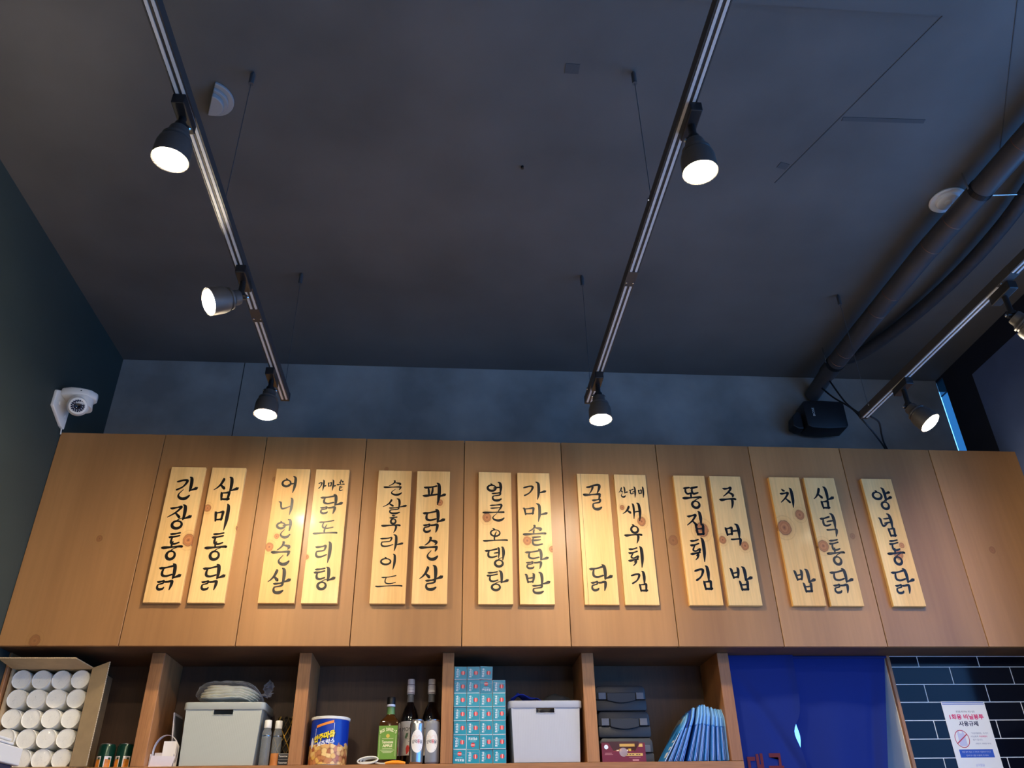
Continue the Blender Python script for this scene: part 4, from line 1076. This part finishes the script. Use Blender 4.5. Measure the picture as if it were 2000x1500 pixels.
# ------------------------------------------------------------------ compartment 3: nuts, bottles, cans
nut = thing('nut_can', 'blue nut can with a picture of mixed nuts and yellow lettering', 'can', (.8465, .205, ZS))
mt, nt, bs = new_mat('nut_can_print')
tc = nt.nodes.new('ShaderNodeTexCoord'); sp_ = nt.nodes.new('ShaderNodeSeparateXYZ'); nt.links.new(tc.outputs['Object'], sp_.inputs[0])
vo = nt.nodes.new('ShaderNodeTexVoronoi'); vo.inputs['Scale'].default_value = 62
nt.links.new(tc.outputs['Object'], vo.inputs['Vector'])
cr = nt.nodes.new('ShaderNodeValToRGB'); e = cr.color_ramp
e.interpolation = 'CONSTANT'
cols = [(0, (222, 172, 104)), (.25, (196, 132, 82)), (.45, (236, 200, 130)), (.65, (178, 108, 66)), (.82, (230, 184, 96))]
while len(e.elements) < 5: e.elements.new(.5)
for el, (p, c) in zip(e.elements, cols): el.position = p; el.color = lin(c)
sc_ = nt.nodes.new('ShaderNodeSeparateColor'); nt.links.new(vo.outputs['Color'], sc_.inputs[0]); nt.links.new(sc_.outputs[0], cr.inputs['Fac'])
dk = nt.nodes.new('ShaderNodeValToRGB'); dk.color_ramp.elements[0].position = .5; dk.color_ramp.elements[0].color = (1, 1, 1, 1)
dk.color_ramp.elements[1].position = .95; dk.color_ramp.elements[1].color = (.3, .14, .06, 1)
nt.links.new(vo.outputs['Distance'], dk.inputs['Fac'])
ml = nt.nodes.new('ShaderNodeMix'); ml.data_type = 'RGBA'; ml.blend_type = 'MULTIPLY'; ml.inputs[0].default_value = 1
nt.links.new(cr.outputs[0], ml.inputs[6]); nt.links.new(dk.outputs[0], ml.inputs[7])
n1 = nt.nodes.new('ShaderNodeTexNoise'); n1.inputs['Scale'].default_value = 45; nt.links.new(tc.outputs['Object'], n1.inputs['Vector'])
m1 = nt.nodes.new('ShaderNodeMath'); m1.operation = 'MULTIPLY_ADD'; m1.inputs[1].default_value = .05; m1.inputs[2].default_value = .052
nt.links.new(n1.outputs['Fac'], m1.inputs[0])
gt = nt.nodes.new('ShaderNodeMath'); gt.operation = 'GREATER_THAN'; nt.links.new(sp_.outputs['Z'], gt.inputs[0]); nt.links.new(m1.outputs[0], gt.inputs[1])
mb_ = nt.nodes.new('ShaderNodeMix'); mb_.data_type = 'RGBA'; mb_.inputs[7].default_value = lin((14, 54, 158))
nt.links.new(gt.outputs[0], mb_.inputs[0]); nt.links.new(ml.outputs[2], mb_.inputs[6])
nt.links.new(mb_.outputs[2], bs.inputs['Base Color']); bs.inputs['Roughness'].default_value = .28
RN = .0765
MB().lathe([(RN, .004), (RN, .173)], 48, None, False).build('printed_body', mt, nut, smooth=True)
MB().lathe([(0, 0), (RN+.001, 0), (RN+.0015, .003), (RN, .0045)], 48, None, False).build('base_rim', M_alu, nut, smooth=True)
MB().lathe([(RN, .1725), (RN+.003, .174), (RN+.003, .183), (RN+.001, .1845), (RN-.004, .1845), (RN-.005, .181), (0, .181)], 48, None, False).build('plastic_lid', plain('lid_white', (222, 222, 216), .35), nut, smooth=True)
M_yel = plain('print_yellow', (244, 216, 30), .4); M_pw = plain('print_white', (236, 240, 246), .4); M_nvy = plain('print_navy_dark', (16, 22, 52), .5)
a0 = -.18
b = MB(); text_round(b, '안주마을', RN+.0008, a0, .108, .088, .027, .05, .28); b.build('yellow_title', M_yel, nut)
b = MB(); text_round(b, '안주마을', RN+.0004, a0+.02, .105, .092, .030, .07, .28); b.build('title_shadow', M_nvy, nut)
b = MB(); text_round(b, '넛츠믹스', RN+.0008, a0+.12, .085, .072, .018, .035, .2); b.build('white_subtitle', M_pw, nut)
b = MB()
for q in range(12):
    a1 = a0-.46+.078*q; z = .139 + .0016*q
    b.add([((RN+.0009)*math.sin(a), -(RN+.0009)*math.cos(a), zz) for a, zz in ((a1, z), (a1+.078, z+.0016), (a1+.078, z+.0116), (a1, z+.01))], [(0,1,2,3)])
b.build('orange_ribbon', plain('print_orange', (232, 140, 52), .4), nut)
b = MB()
for aa, z0, z1 in ((a0-.5, .075, .138), (a0+.5, .078, .158)):
    b.add([((RN+.0007)*math.sin(a), -(RN+.0007)*math.cos(a), zz) for a, zz in ((aa, z0), (aa+.02, z0), (aa+.02, z1), (aa, z1))], [(0,1,2,3)])
b.build('frame_lines', M_pw, nut)
b = MB()     # white swirl on the left flank
for q in range(10):
    a1 = -1.05+.03*q; h = .022*math.sin(PI*q/9)
    b.add([((RN+.0007)*math.sin(a), -(RN+.0007)*math.cos(a), zz) for a, zz in ((a1, .085-h), (a1+.03, .085-h), (a1+.03, .085+h*.9), (a1, .085+h*.9))], [(0,1,2,3)])
b.build('white_emblem', M_pw, nut)

wh = thing('whiskey_bottle', 'square whiskey bottle with a green label and black cap', 'bottle', (1.0925, .19, ZS), math.radians(-6))
def rsq(hw, r, z, n=4):
    out = []
    for sx, sy, a0_ in ((1,-1,-PI/2), (1,1,0), (-1,1,PI/2), (-1,-1,PI)):
        for q in range(n+1):
            a = a0_ + PI/2*q/n; out.append((sx*(hw-r)+r*math.cos(a), sy*(hw-r)+r*math.sin(a), z))
    return out
loops = [rsq(.036, .006, .001), rsq(.0395, .009, .005), rsq(.0395, .009, .158), rsq(.036, .014, .170), rsq(.022, .016, .186), rsq(.0165, .0162, .196), rsq(.0160, .0158, .226), rsq(.0155, .0153, .232)]
b = MB(); n = len(loops[0]); vs = [p for l in loops for p in l]; fs = [list(range(n-1, -1, -1)), [(len(loops)-1)*n+k for k in range(n)]]
for j in range(len(loops)-1):
    for k in range(n): fs.append((j*n+k, j*n+(k+1) % n, (j+1)*n+(k+1) % n, (j+1)*n+k))
b.add(vs, fs)
M_whisky = plain('whiskey_glass', (58, 34, 12), .06, spec=.6, coat=.5)
b.build('glass_body', M_whisky, wh, smooth=True)
b = MB(); b.lathe([(.0172, .196), (.0168, .2075), (.0166, .224)], 20, None, False); b.build('neck_label', plain('green_neck_label', (92, 132, 74), .4), wh, smooth=True)
MB().lathe([(.0172, .2265), (.0176, .2275), (.0176, .2345), (.0168, .2355)], 24, None, False).build('white_band', M_pw, wh, smooth=True)
MB().lathe([(.0165, .2355), (.0178, .236), (.018, .262), (.0165, .2645), (0, .2645)], 24).build('cap', plain('black_cap', (18, 17, 17), .4), wh, smooth=True)
b = MB(); b.box(-.0385, .0385, -.0405, -.0396, .022, .148); M_glabel = plain('green_label', (104, 146, 52), .45, var=.06, scale=30)
lab = b.build('green_label', M_glabel, wh)
M_crm = plain('print_cream', (240, 232, 190), .5)
b = MB()
for q, ch in enumerate("JACK DANIEL'S"):
    if ch == ' ': continue
    u = (q-6)/6
    text_flat(b, ch, u*.032, .134 - .010*u*u + (.002 if ch == "'" else 0), .0052 if ch not in "'I" else .002, .0125 if ch != "'" else .004, -.0408, .02, -u*.35)
text_flat(b, 'Tennessee', 0, .086, .046, .011, -.0408, .02); text_flat(b, 'APPLE', 0, .072, .040, .0105, -.0408, .03)
for z, wd in ((.098, .046), (.060, .04), (.055, .056), (.050, .046), (.046, .036)): flat(b, -wd/2, wd/2, z, z+.0012, -.0408)
for x in (-.033, .0325): flat(b, x, x+.0007, .032, .112, -.0408)
b.build('lettering', M_crm, lab)
b = MB(); b.add([(.0075*math.cos(2*PI*q/16), -.0408, .109+.0075*math.sin(2*PI*q/16)) for q in range(16)], [tuple(range(16))]); b.build('apple_emblem', plain('apple_gold', (206, 176, 70), .5), lab)
b = MB(); b.add([(-.0078*math.cos(.4), -.0406, 0)], []); 

M_syr = plain('dark_syrup_glass', (14, 10, 12), .06, spec=.7, coat=.5)
M_clg = clear('clear_neck_glass', (215, 220, 225), .18, .05)
def syrup(x, y, label):
    t = thing('syrup_bottle', label, 'bottle', (x, y, ZS), 0, 'dark syrup bottles with white caps')
    MB().lathe([(0, .001), (.034, .001), (.0375, .006), (.0375, .19), (.035, .21), (.026, .235), (.016, .252), (.0142, .262)], 32).build('syrup_body', M_syr, t, smooth=True)
    MB().lathe([(.0143, .262), (.0135, .29), (.013, .302)], 24, None, False).build('glass_neck', M_clg, t, smooth=True)
    MB().lathe([(.0142, .262), (.011, .264), (.0105, .302), (0, .302)], 20, None, False).build('neck_core', plain('neck_grey', (96, 96, 104), .2), t, smooth=True)
    cp = MB().lathe([(.0165, .296), (.017, .298), (.0172, .330), (.016, .333), (.016, .336), (.0155, .356), (.0145, .3575), (0, .3575)], 24).build('cap', plain('syrup_cap', (232, 228, 234), .4), t, smooth=True)
    b = MB(); b.lathe([(.01735, .299), (.01735, .301)], 24, None, False); b.lathe([(.0165, .3325), (.0165, .3345)], 24, None, False); text_round(b, '-----', .0176, .1, .314, .024, .0012, .0); b.build('cap_print', plain('plum_print', (70, 30, 70), .5), cp)
    lb = MB().lathe([(.0378, .048), (.0378, .182)], 32, None, False, -PI*.98, PI*.02).build('paper_label', plain('syrup_label', (226, 222, 218), .5), t, smooth=True)
    b = MB(); text_round(b, 'MONIN', .0384, 0, .150, .062, .015, 0); b.build('lettering', M_nvy, lb)
    b = MB(); text_round(b, '-- ----', .0382, .1, .112, .036, .002, 0); text_round(b, '---', .0382, .15, .101, .014, .0015, 0); b.build('small_print', M_pgrey, lb)
    b = MB(); b.add([(.0382*math.sin(a), -.0382*math.cos(a), z) for a, z in ((-.28, .074), (-.18, .086), (0, .088), (.12, .078), (.08, .064), (-.1, .054), (-.2, .052))], [tuple(range(7))]); b.build('strawberry_print', plain('strawberry_red', (214, 48, 40), .5), lb)
    b = MB(); b.add([(.0382*math.sin(a), -.0382*math.cos(a), z) for a, z in ((-.45, .118), (-.3, .134), (-.05, .136), (-.12, .122), (-.28, .112))], [tuple(range(5))]); b.build('leaf_print', plain('leaf_green', (96, 130, 100), .5), lb)
    return t
syrup(1.1685, .30, 'dark syrup bottle with white cap just behind the whiskey bottle')
syrup(1.259, .30, 'dark syrup bottle with white cap behind the clear drink can')

M_canred = plain('can_print_red', (216, 40, 60), .4)
def drink_can(x, y, label, body_mat, ang):
    t = thing('drink_can', label, 'can', (x, y, ZS), 0, 'tall drink cans with oval labels')
    MB().lathe([(0, .003), (.021, .001), (.0285, .008), (.029, .012), (.029, .150), (.0275, .158), (.0245, .163)], 36, None, False).build('body', body_mat, t, smooth=True)
    MB().lathe([(.0245, .163), (.0262, .1655), (.0262, .168), (.0245, .1685), (.0235, .165), (0, .164)], 36, None, False).build('lid', M_alu, t, smooth=True)
    n = 28; RA = .0292
    vs = [(RA*math.sin(ang), -RA*math.cos(ang), .085)]; fs = []
    for ringk in range(1, 5):
        for q in range(n):
            a = 2*PI*q/n; aa = ang + ringk/4*.027*math.cos(a)/RA
            vs.append((RA*math.sin(aa), -RA*math.cos(aa), .085 + ringk/4*.043*math.sin(a)))
    for q in range(n): fs.append((0, 1+q, 1+(q+1) % n))
    for r in range(3):
        for q in range(n): fs.append((1+r*n+q, 1+r*n+(q+1) % n, 1+(r+1)*n+(q+1) % n, 1+(r+1)*n+q))
    lb = MB().add(vs, fs).build('oval_label', M_panel_paper, t, smooth=True)
    R2 = RA+.0004
    b = MB()
    for q, ch in enumerate('삼덕통닭'):
        if ch == '통': continue
        text_round(b, ch, R2, ang+(q-1.5)*.0115/R2, .084, .0105, .0145, .012)
    b.build('lettering', M_pnavy, lb)
    b = MB(); text_round(b, '통', R2, ang+.5*.0115/R2, .084, .0105, .0145, .012); b.build('red_syllable', M_canred, lb)
    b = MB()
    for c0 in (-.011, .008):
        pts = []
        for q in range(13):
            a = PI*q/12; u = c0 + .0075*math.cos(a); z = .096 + .010*math.sin(a); aa = ang + u/R2
            pts.append((R2*math.sin(aa), -R2*math.cos(aa), z))
        b.tube(pts, .0003, 4)
    b.build('arc_drawing', plain('print_salmon', (214, 140, 130), .5), lb)
drink_can(1.2055, .151, 'silver drink can with white oval label and red syllable', M_alu, .12)
drink_can(1.2695, .155, 'clear drink can with white oval label next to the wooden upright', clear('clear_can', (205, 210, 220), .32, .12), -.12)

st = thing('coiled_strap', 'off white strap coiled on the shelf edge in front of the whiskey bottle', 'strap', (1.015, .128, ZS))
for q, (rx, rz_, yy) in enumerate(((.040, .0125, 0), (.034, .010, .012), (.027, .007, .022))):
    pts = []
    for k in range(25):
        a = 2*PI*k/24
        pts.append((rx*math.cos(a)+.004*q, yy+.004*math.sin(a), .0165+.001*q + rz_*math.sin(a) + .10*(rx*math.cos(a))))
    MB().tube(pts, .0032, 8, False).build('loop', plain('strap_fabric', (214, 210, 198), .7), st, smooth=True)
MB().tube([(.03, .004, .008), (.05, -.002, .004), (.07, -.004, .0035)], .003, 8).build('tail', MATS['strap_fabric'], st, smooth=True)
og = thing('orange_handle', 'bright orange plastic tool lying at the front shelf edge', 'tool', (1.121, .128, ZS))
b = MB()
def ofn(u, v):
    a = 2*PI*v; x = -.044 + .088*u
    h = .0155*math.sqrt(max(0, 1-((u-.55)/.57)**2))
    return (x, .009*math.cos(a)*math.sqrt(max(.02, 1-((u-.5)/.51)**2)), max(.0005, h*.5 + h*.5*math.sin(a)))
b.grid(20, 14, ofn); b.build('grip', plain('orange_plastic', (244, 146, 12), .35), og, smooth=True)
MB().box(-.064, -.043, -.003, .003, .0005, .0018).build('blade', M_chrome, og)

# ------------------------------------------------------------------ compartment 4: 27 foil boxes
M_teal = plain('teal_card', (8, 138, 160), .32, spec=.5)
M_wcard = plain('white_card_edge', (196, 208, 208), .5)
M_lred = plain('logo_red', (206, 52, 58), .4); M_lwh = plain('logo_white', (238, 244, 246), .4); M_lcy = plain('logo_cyan', (150, 216, 226), .4); M_lpk = plain('logo_pink', (244, 176, 168), .4)
fb = thing('foil_box', 'x', 'box')
S_ = .0265
MB().box(-S_, S_, .0006, .23, -S_, S_).build('carton', M_wcard, fb, bevel=.0015)
fp = MB().box(-.0256, .0252, 0, .0012, -.0258, .0256).build('end_panel', M_teal, fb, bevel=.0004, seg=1)
b = MB(); b.add([(.0088*math.cos(2*PI*q/24), -.0003, .0105+.0088*math.sin(2*PI*q/24)) for q in range(24)], [tuple(range(24))]); b.build('logo_disc', M_lred, fp)
b = MB(); flat(b, -.0078, .0078, .0085, .0128, -.0005); b.build('logo_band', M_lpk, fp)
b = MB(); text_flat(b, '쿠킹호일', 0, -.0128, .036, .0096, -.0005, .022); b.build('lettering', M_lwh, fp)
b = MB(); flat(b, -.0125, .0125, -.0052, -.0034, -.0004); b.build('small_print', M_lcy, fp)
MB().box(S_-.0014, S_+.0001, -.0005, .0008, -.0258, .0258).build('tape_edge', M_lwh, fb)
M_crease = clear('foil_wrap', (240, 246, 246), .35, .1)
rown = ['top', 'second', 'third', 'fourth', 'fifth', 'sixth', 'bottom']; coln = ['first', 'second', 'third', 'last']
first = True
for r in range(7):
    for c in range(4):
        if r == 0 and c == 3: continue
        o = fb if first else copy_tree(fb)
        first = False
        x = 1.3805 + .0541*c + random.uniform(-.0004, .0004); z = ZS + .0268 + .0539*(6-r)
        rot = -PI/2
        if (r, c) in ((1, 2), (6, 0)): rot = 0
        if (r, c) == (5, 1): rot = PI
        tilt = {(0, 2): .05, (0, 0): .0}.get((r, c), random.uniform(-.008, .008))
        if (r, c) == (0, 2): z += .0012
        o.location = (x, .128 + random.uniform(-.003, .004), z)
        rr_ = random.Random(r*11+c)
        if rr_.random() < .6:      # a crease of loose cling film across the box end
            z_a, z_b, wd_ = rr_.uniform(.004, .018), rr_.uniform(.002, .016), rr_.uniform(.0008, .0026)
            cb = MB().add([(-.024, -.0009, z_a), (.024, -.0009, z_b), (.024, -.0009, z_b+wd_*.4), (-.024, -.0009, z_a+wd_)], [(0,1,2,3)]).build('cling_film_crease', M_crease, o)
            cb.rotation_euler = (0, rot, 0)
        o.rotation_euler = (0, -rot + tilt if rot else tilt, 0)
        extra = {(1, 2): ' printed upright', (6, 0): ' printed upright', (5, 1): ' printed upside down', (0, 2): ' sitting tilted'}.get((r, c), '')
        tag(o, 'teal foil box end%s, %s row of the stack, %s in that row' % (extra, rown[r], coln[c]), 'box', 'teal foil boxes')
M_bcl = plain('royal_blue_cloth', (24, 52, 170), .7); M_gcl = plain('dark_grey_cloth', (62, 62, 60), .8)
ct = thing('blue_cloth', 'crumpled blue cloth on top of the pale grey bin', 'cloth', (1.66, .25, 2.0595))
def clothf(u, v):
    x = -.062 + .135*u; y = -.06 + .12*v
    z = .012 + .020*math.exp(-((u-.4)/.3)**2)*(1+.5*math.sin(6*v+8*u)) + .030*math.exp(-((u-.25)/.1)**2)*math.exp(-((v-.6)/.3)**2) + .003*math.sin(17*u+9*v)
    return (x, y, max(.001, z - .02*max(0, u-.8)*5*.2))
MB().grid(24, 18, clothf).build('folds', M_bcl, ct, smooth=True, solid=.0015)
ct = thing('grey_cloth', 'dark grey cloth heaped on the right of the pale grey bin', 'cloth', (1.80, .25, 2.0595))
b = MB(); lump(b, 0, 0, .008, .062, .06, .034, 11, .2, flat_z=.001); b.build('heap', M_gcl, ct, smooth=True)

# ------------------------------------------------------------------ compartment 5: tool cases, tea box, delivery bags
def tool_case(label, zb, H_, x0, x1, mat):
    t = thing('tool_case', label, 'case', ((x0+x1)/2, .215, zb), 0, 'black plastic tool cases')
    hw = (x1-x0)/2
    MB().prism([(-hw+.004, 0), (hw-.004, 0), (hw, .008), (hw, H_*.42), (-hw, H_*.42), (-hw, .008)], .0, .155).build('lower_shell', mat, t, bevel=.005, smooth=True)
    MB().prism([(-hw, H_*.435), (hw, H_*.435), (hw-.001, H_*.86), (hw-.012, H_-.0008), (-hw+.012, H_-.0008), (-hw+.001, H_*.86)], .002, .155).build('lid_shell', mat, t, bevel=.006, smooth=True)
    # carrying handle across the seam with a scooped lower edge
    pts = []
    for q in range(13):
        u = q/12; pts.append((-.062+.124*u, H_*.40 - .010*math.sin(PI*u)))
    pts += [(.062, H_*.70), (-.062, H_*.70)]
    MB().prism(pts, -.010, -.0005).build('handle', mat, t, bevel=.002)
    for s in (-1, 1):
        MB().box(s*.083-.0165, s*.083+.0165, -.0075, -.0005, H_*.44, H_*.71).build('latch', plain('latch_grey', (92, 94, 102), .45), t, bevel=.002)
    return t
M_case = plain('case_black', (34, 36, 42), .48, bump=.12, bscale=300); M_case2 = plain('case_charcoal', (62, 63, 64), .5, bump=.12, bscale=300)
tool_case('charcoal plastic tool case at the bottom of the stack behind the maroon box', ZS, .104, 1.972, 2.2, M_case2)
tool_case('black plastic tool case in the middle of the stack of three', ZS+.1045, .106, 1.970, 2.196, M_case)
tool_case('black plastic tool case on top of the stack of three', ZS+.211, .104, 1.966, 2.188, M_case)

tb = thing('tea_box', 'open maroon display box with gold print in front of the tool cases', 'box', (2.054, .132, ZS))
M_mar = plain('maroon_card', (116, 28, 40), .35, var=.1, scale=30); M_gold2 = plain('gold_print', (222, 178, 92), .45); M_inn = plain('dark_maroon_inside', (70, 30, 32), .6)
hw = .091
b = MB(); b.prism([(-hw, 0), (hw, 0), (hw-.002, .074), (.068, .074), (.048, .042), (-.042, .042), (-.060, .072), (-hw+.002, .074)], 0, .0014); fr_ = b.build('front_panel', M_mar, tb)
b = MB(); b.box(-hw, -hw+.0014, .0014, .06, 0, .074); b.box(hw-.0014, hw, .0014, .06, 0, .074); b.box(-hw+.0014, hw-.0014, .0014, .06, 0, .0014); b.build('side_panel', M_mar, tb)
b = MB(); b.box(-hw+.012, hw-.012, .0586, .06, .0014, .086); b.build('back_panel', M_inn, tb)
b = MB(); b.box(-.004, .06, .0578, .0585, .066, .077); b.build('gold_inside_print', M_gold2, tb)
b = MB(); flat(b, -.004, .078, .024, .034, -.0004); b.build('gold_band', M_gold2, fr_)
b = MB(); [flat(b, x_, x_+.008, .0275, .0305, -.0008) for x_ in (.01, .022, .034, .05, .06)]; b.build('band_text', plain('brown_print', (80, 44, 20), .5), fr_)
b = MB()
for z, x0, x1 in ((.034, -.078, -.05), (.029, -.08, -.046), (.018, .02, .068)): flat(b, x0, x1, z, z+.0014, -.0004)
flat(b, .034, .060, .006, .011, -.0004); b.build('small_print', plain('print_rose', (206, 140, 136), .5), fr_)
b = MB(); b.add([(-.072+.0085*math.cos(2*PI*q/18), -.0006, .058+.0085*math.sin(2*PI*q/18)) for q in range(18)], [tuple(range(18))]); b.build('round_sticker', M_pw, fr_)
b = MB(); b.add([(.072+x, -.0005, .062+z) for x, z in ((-.01, -.004), (.008, -.004), (.008, .008), (-.004, .008))], [(0,1,2,3)]); b.build('corner_gold', M_gold2, fr_)
for q in range(7):
    x = -.04 + .0125*q
    MB().box(x, x+.010, .006, .05, .002, .044 + .004*(q % 3)).build('sachet', plain('sachet_%d' % (q % 3), ((190, 60, 40), (240, 214, 190), (224, 176, 60))[q % 3], .4), tb)
MB().lathe([(.017, 0), (.017, .001)], 20, axis_matrix((-.002, -.0004, .038), (0, -1, 0))).build('clear_tab', clear('clear_tab', (240, 225, 225), .25, .15), fr_)

M_b = [plain('bag_blue_a', (40, 132, 214), .45, var=.04), plain('bag_blue_b', (74, 150, 224), .45), plain('bag_blue_c', (120, 168, 224), .5), plain('bag_blue_d', (22, 92, 180), .5)]
M_bt = plain('bag_flap_blue', (18, 58, 140), .5); M_bl = plain('bag_flap_light', (132, 186, 230), .5); M_bs = plain('bag_silver', (168, 170, 172), .45); M_be = plain('bag_edge_white', (220, 228, 240), .5)
NB = 34
for i in range(NB):
    u = i/(NB-1)
    xb = 2.222 + .0078*i + (.012 if i > 10 else 0) + (.006 if i > 22 else 0)
    ang = math.radians(56 + 33*u**.8)
    Ln = .205 + .026*math.sin(PI*min(1, u*1.3)) + random.uniform(-.004, .004)
    lb = 'flat blue takeaway bag standing on edge among the leaning row of blue bags'
    if i == 0: lb = 'leftmost leaning blue takeaway bag with white print and a hand hole'
    if i == 1: lb = 'silver grey takeaway bag leaning just behind the leftmost blue bag'
    t = thing('takeaway_bag', lb, 'bag', (xb, .142 + (.02 if i == 1 else .008*math.sin(i*2.1)), ZS+.0022), 0, 'blue takeaway bags leaning in the right compartment')
    t.rotation_euler = (0, PI/2 - ang, 0)
    th_ = .0034
    mtb = M_b[(i*7 + i//5) % 4]
    if i == 1: mtb = M_bs
    # the sheet: narrow at the folded flap on top
    prof = [(0, .002), (.155, .002), (.155, Ln*.80), (.125, Ln), (.03, Ln), (0, Ln*.80)]
    n = len(prof)
    x0_, x1_ = 0, th_
    vs = [(x0_, y, z) for y, z in prof] + [(x1_, y, z) for y, z in prof]
    MB().add(vs, [list(range(n)), list(range(2*n-1, n-1, -1))] + [(k, (k+1) % n, (k+1) % n+n, k+n) for k in range(n)]).build('sheet', mtb, t)
    MB().add([(x, y, z) for x in (-.0006, th_+.0006) for y, z in ((-.0012, Ln*.66), (.02, Ln*.66), (.05, Ln*1.01), (.028, Ln*1.01), (-.0012, Ln*.82))],
             [(0,1,2,3,4), (9,8,7,6,5)] + [(k, (k+1) % 5, (k+1) % 5+5, k+5) for k in range(5)]).build('folded_flap', M_bt if 3 < i < 8 else (M_bl if i % 3 else M_b[1]), t)
    MB().box(.0003, .0023, -.0008, 0, .004, Ln*.64).build('edge_seam', M_be if i % 3 == 0 else M_b[2], t)
    if i == 0:
        b = MB(); vs = [(-.0009, .05+.008*math.cos(2*PI*q/12), Ln*.62+.02*math.sin(2*PI*q/12)) for q in range(12)]; b.add(vs, [tuple(range(12))]); b.build('hand_hole', M_bt, t)
        b = MB()
        for z0, z1, y1 in ((.02, .045, .05), (.055, .07, .04), (.09, .10, .045)):
            b.add([(-.0009, .008, z0), (-.0009, y1, z0), (-.0009, y1, z1), (-.0009, .008, z1)], [(0,1,2,3)])
        b.build('white_print', M_be, t)

# ------------------------------------------------------------------ white unit on the left wall, lower left corner
wu = thing('wall_unit', 'white plastic wall unit with ridged top in the lower left corner', 'device', (XL, -.02, 1.822))
MB().box(.001, .165, -.5, .118, 0, .062).build('housing', M_white, wu, bevel=.004)
for q, (y, z) in enumerate(((.03, .0625), (.012, .0745))):
    MB().box(.06, .166-.004*q, -.5, y, z, z+.0095).build('ridge', M_white, wu, bevel=.003)
MB().box(.001, .15, -.5, .09, -.14, -.0005).build('navy_lower_body', plain('navy_plastic', (40, 48, 78), .5), wu, bevel=.003)
MB().box(.1502, .152, -.03, -.022, -.138, -.001).build('white_strip', M_white, wu)

# ------------------------------------------------------------------ shop floor below the picture: a plain service counter
cn = thing('service_counter', 'wooden service counter below the open shelf', 'counter', (1.0, -.25, 0))
MB().box(-1.4, 1.45, -.3, .25, 0, 1.02).build('body', M_stain, cn)
MB().box(-1.42, 1.47, -.33, .25, 1.02, 1.06).build('worktop', M_stain_h, cn, bevel=.004)
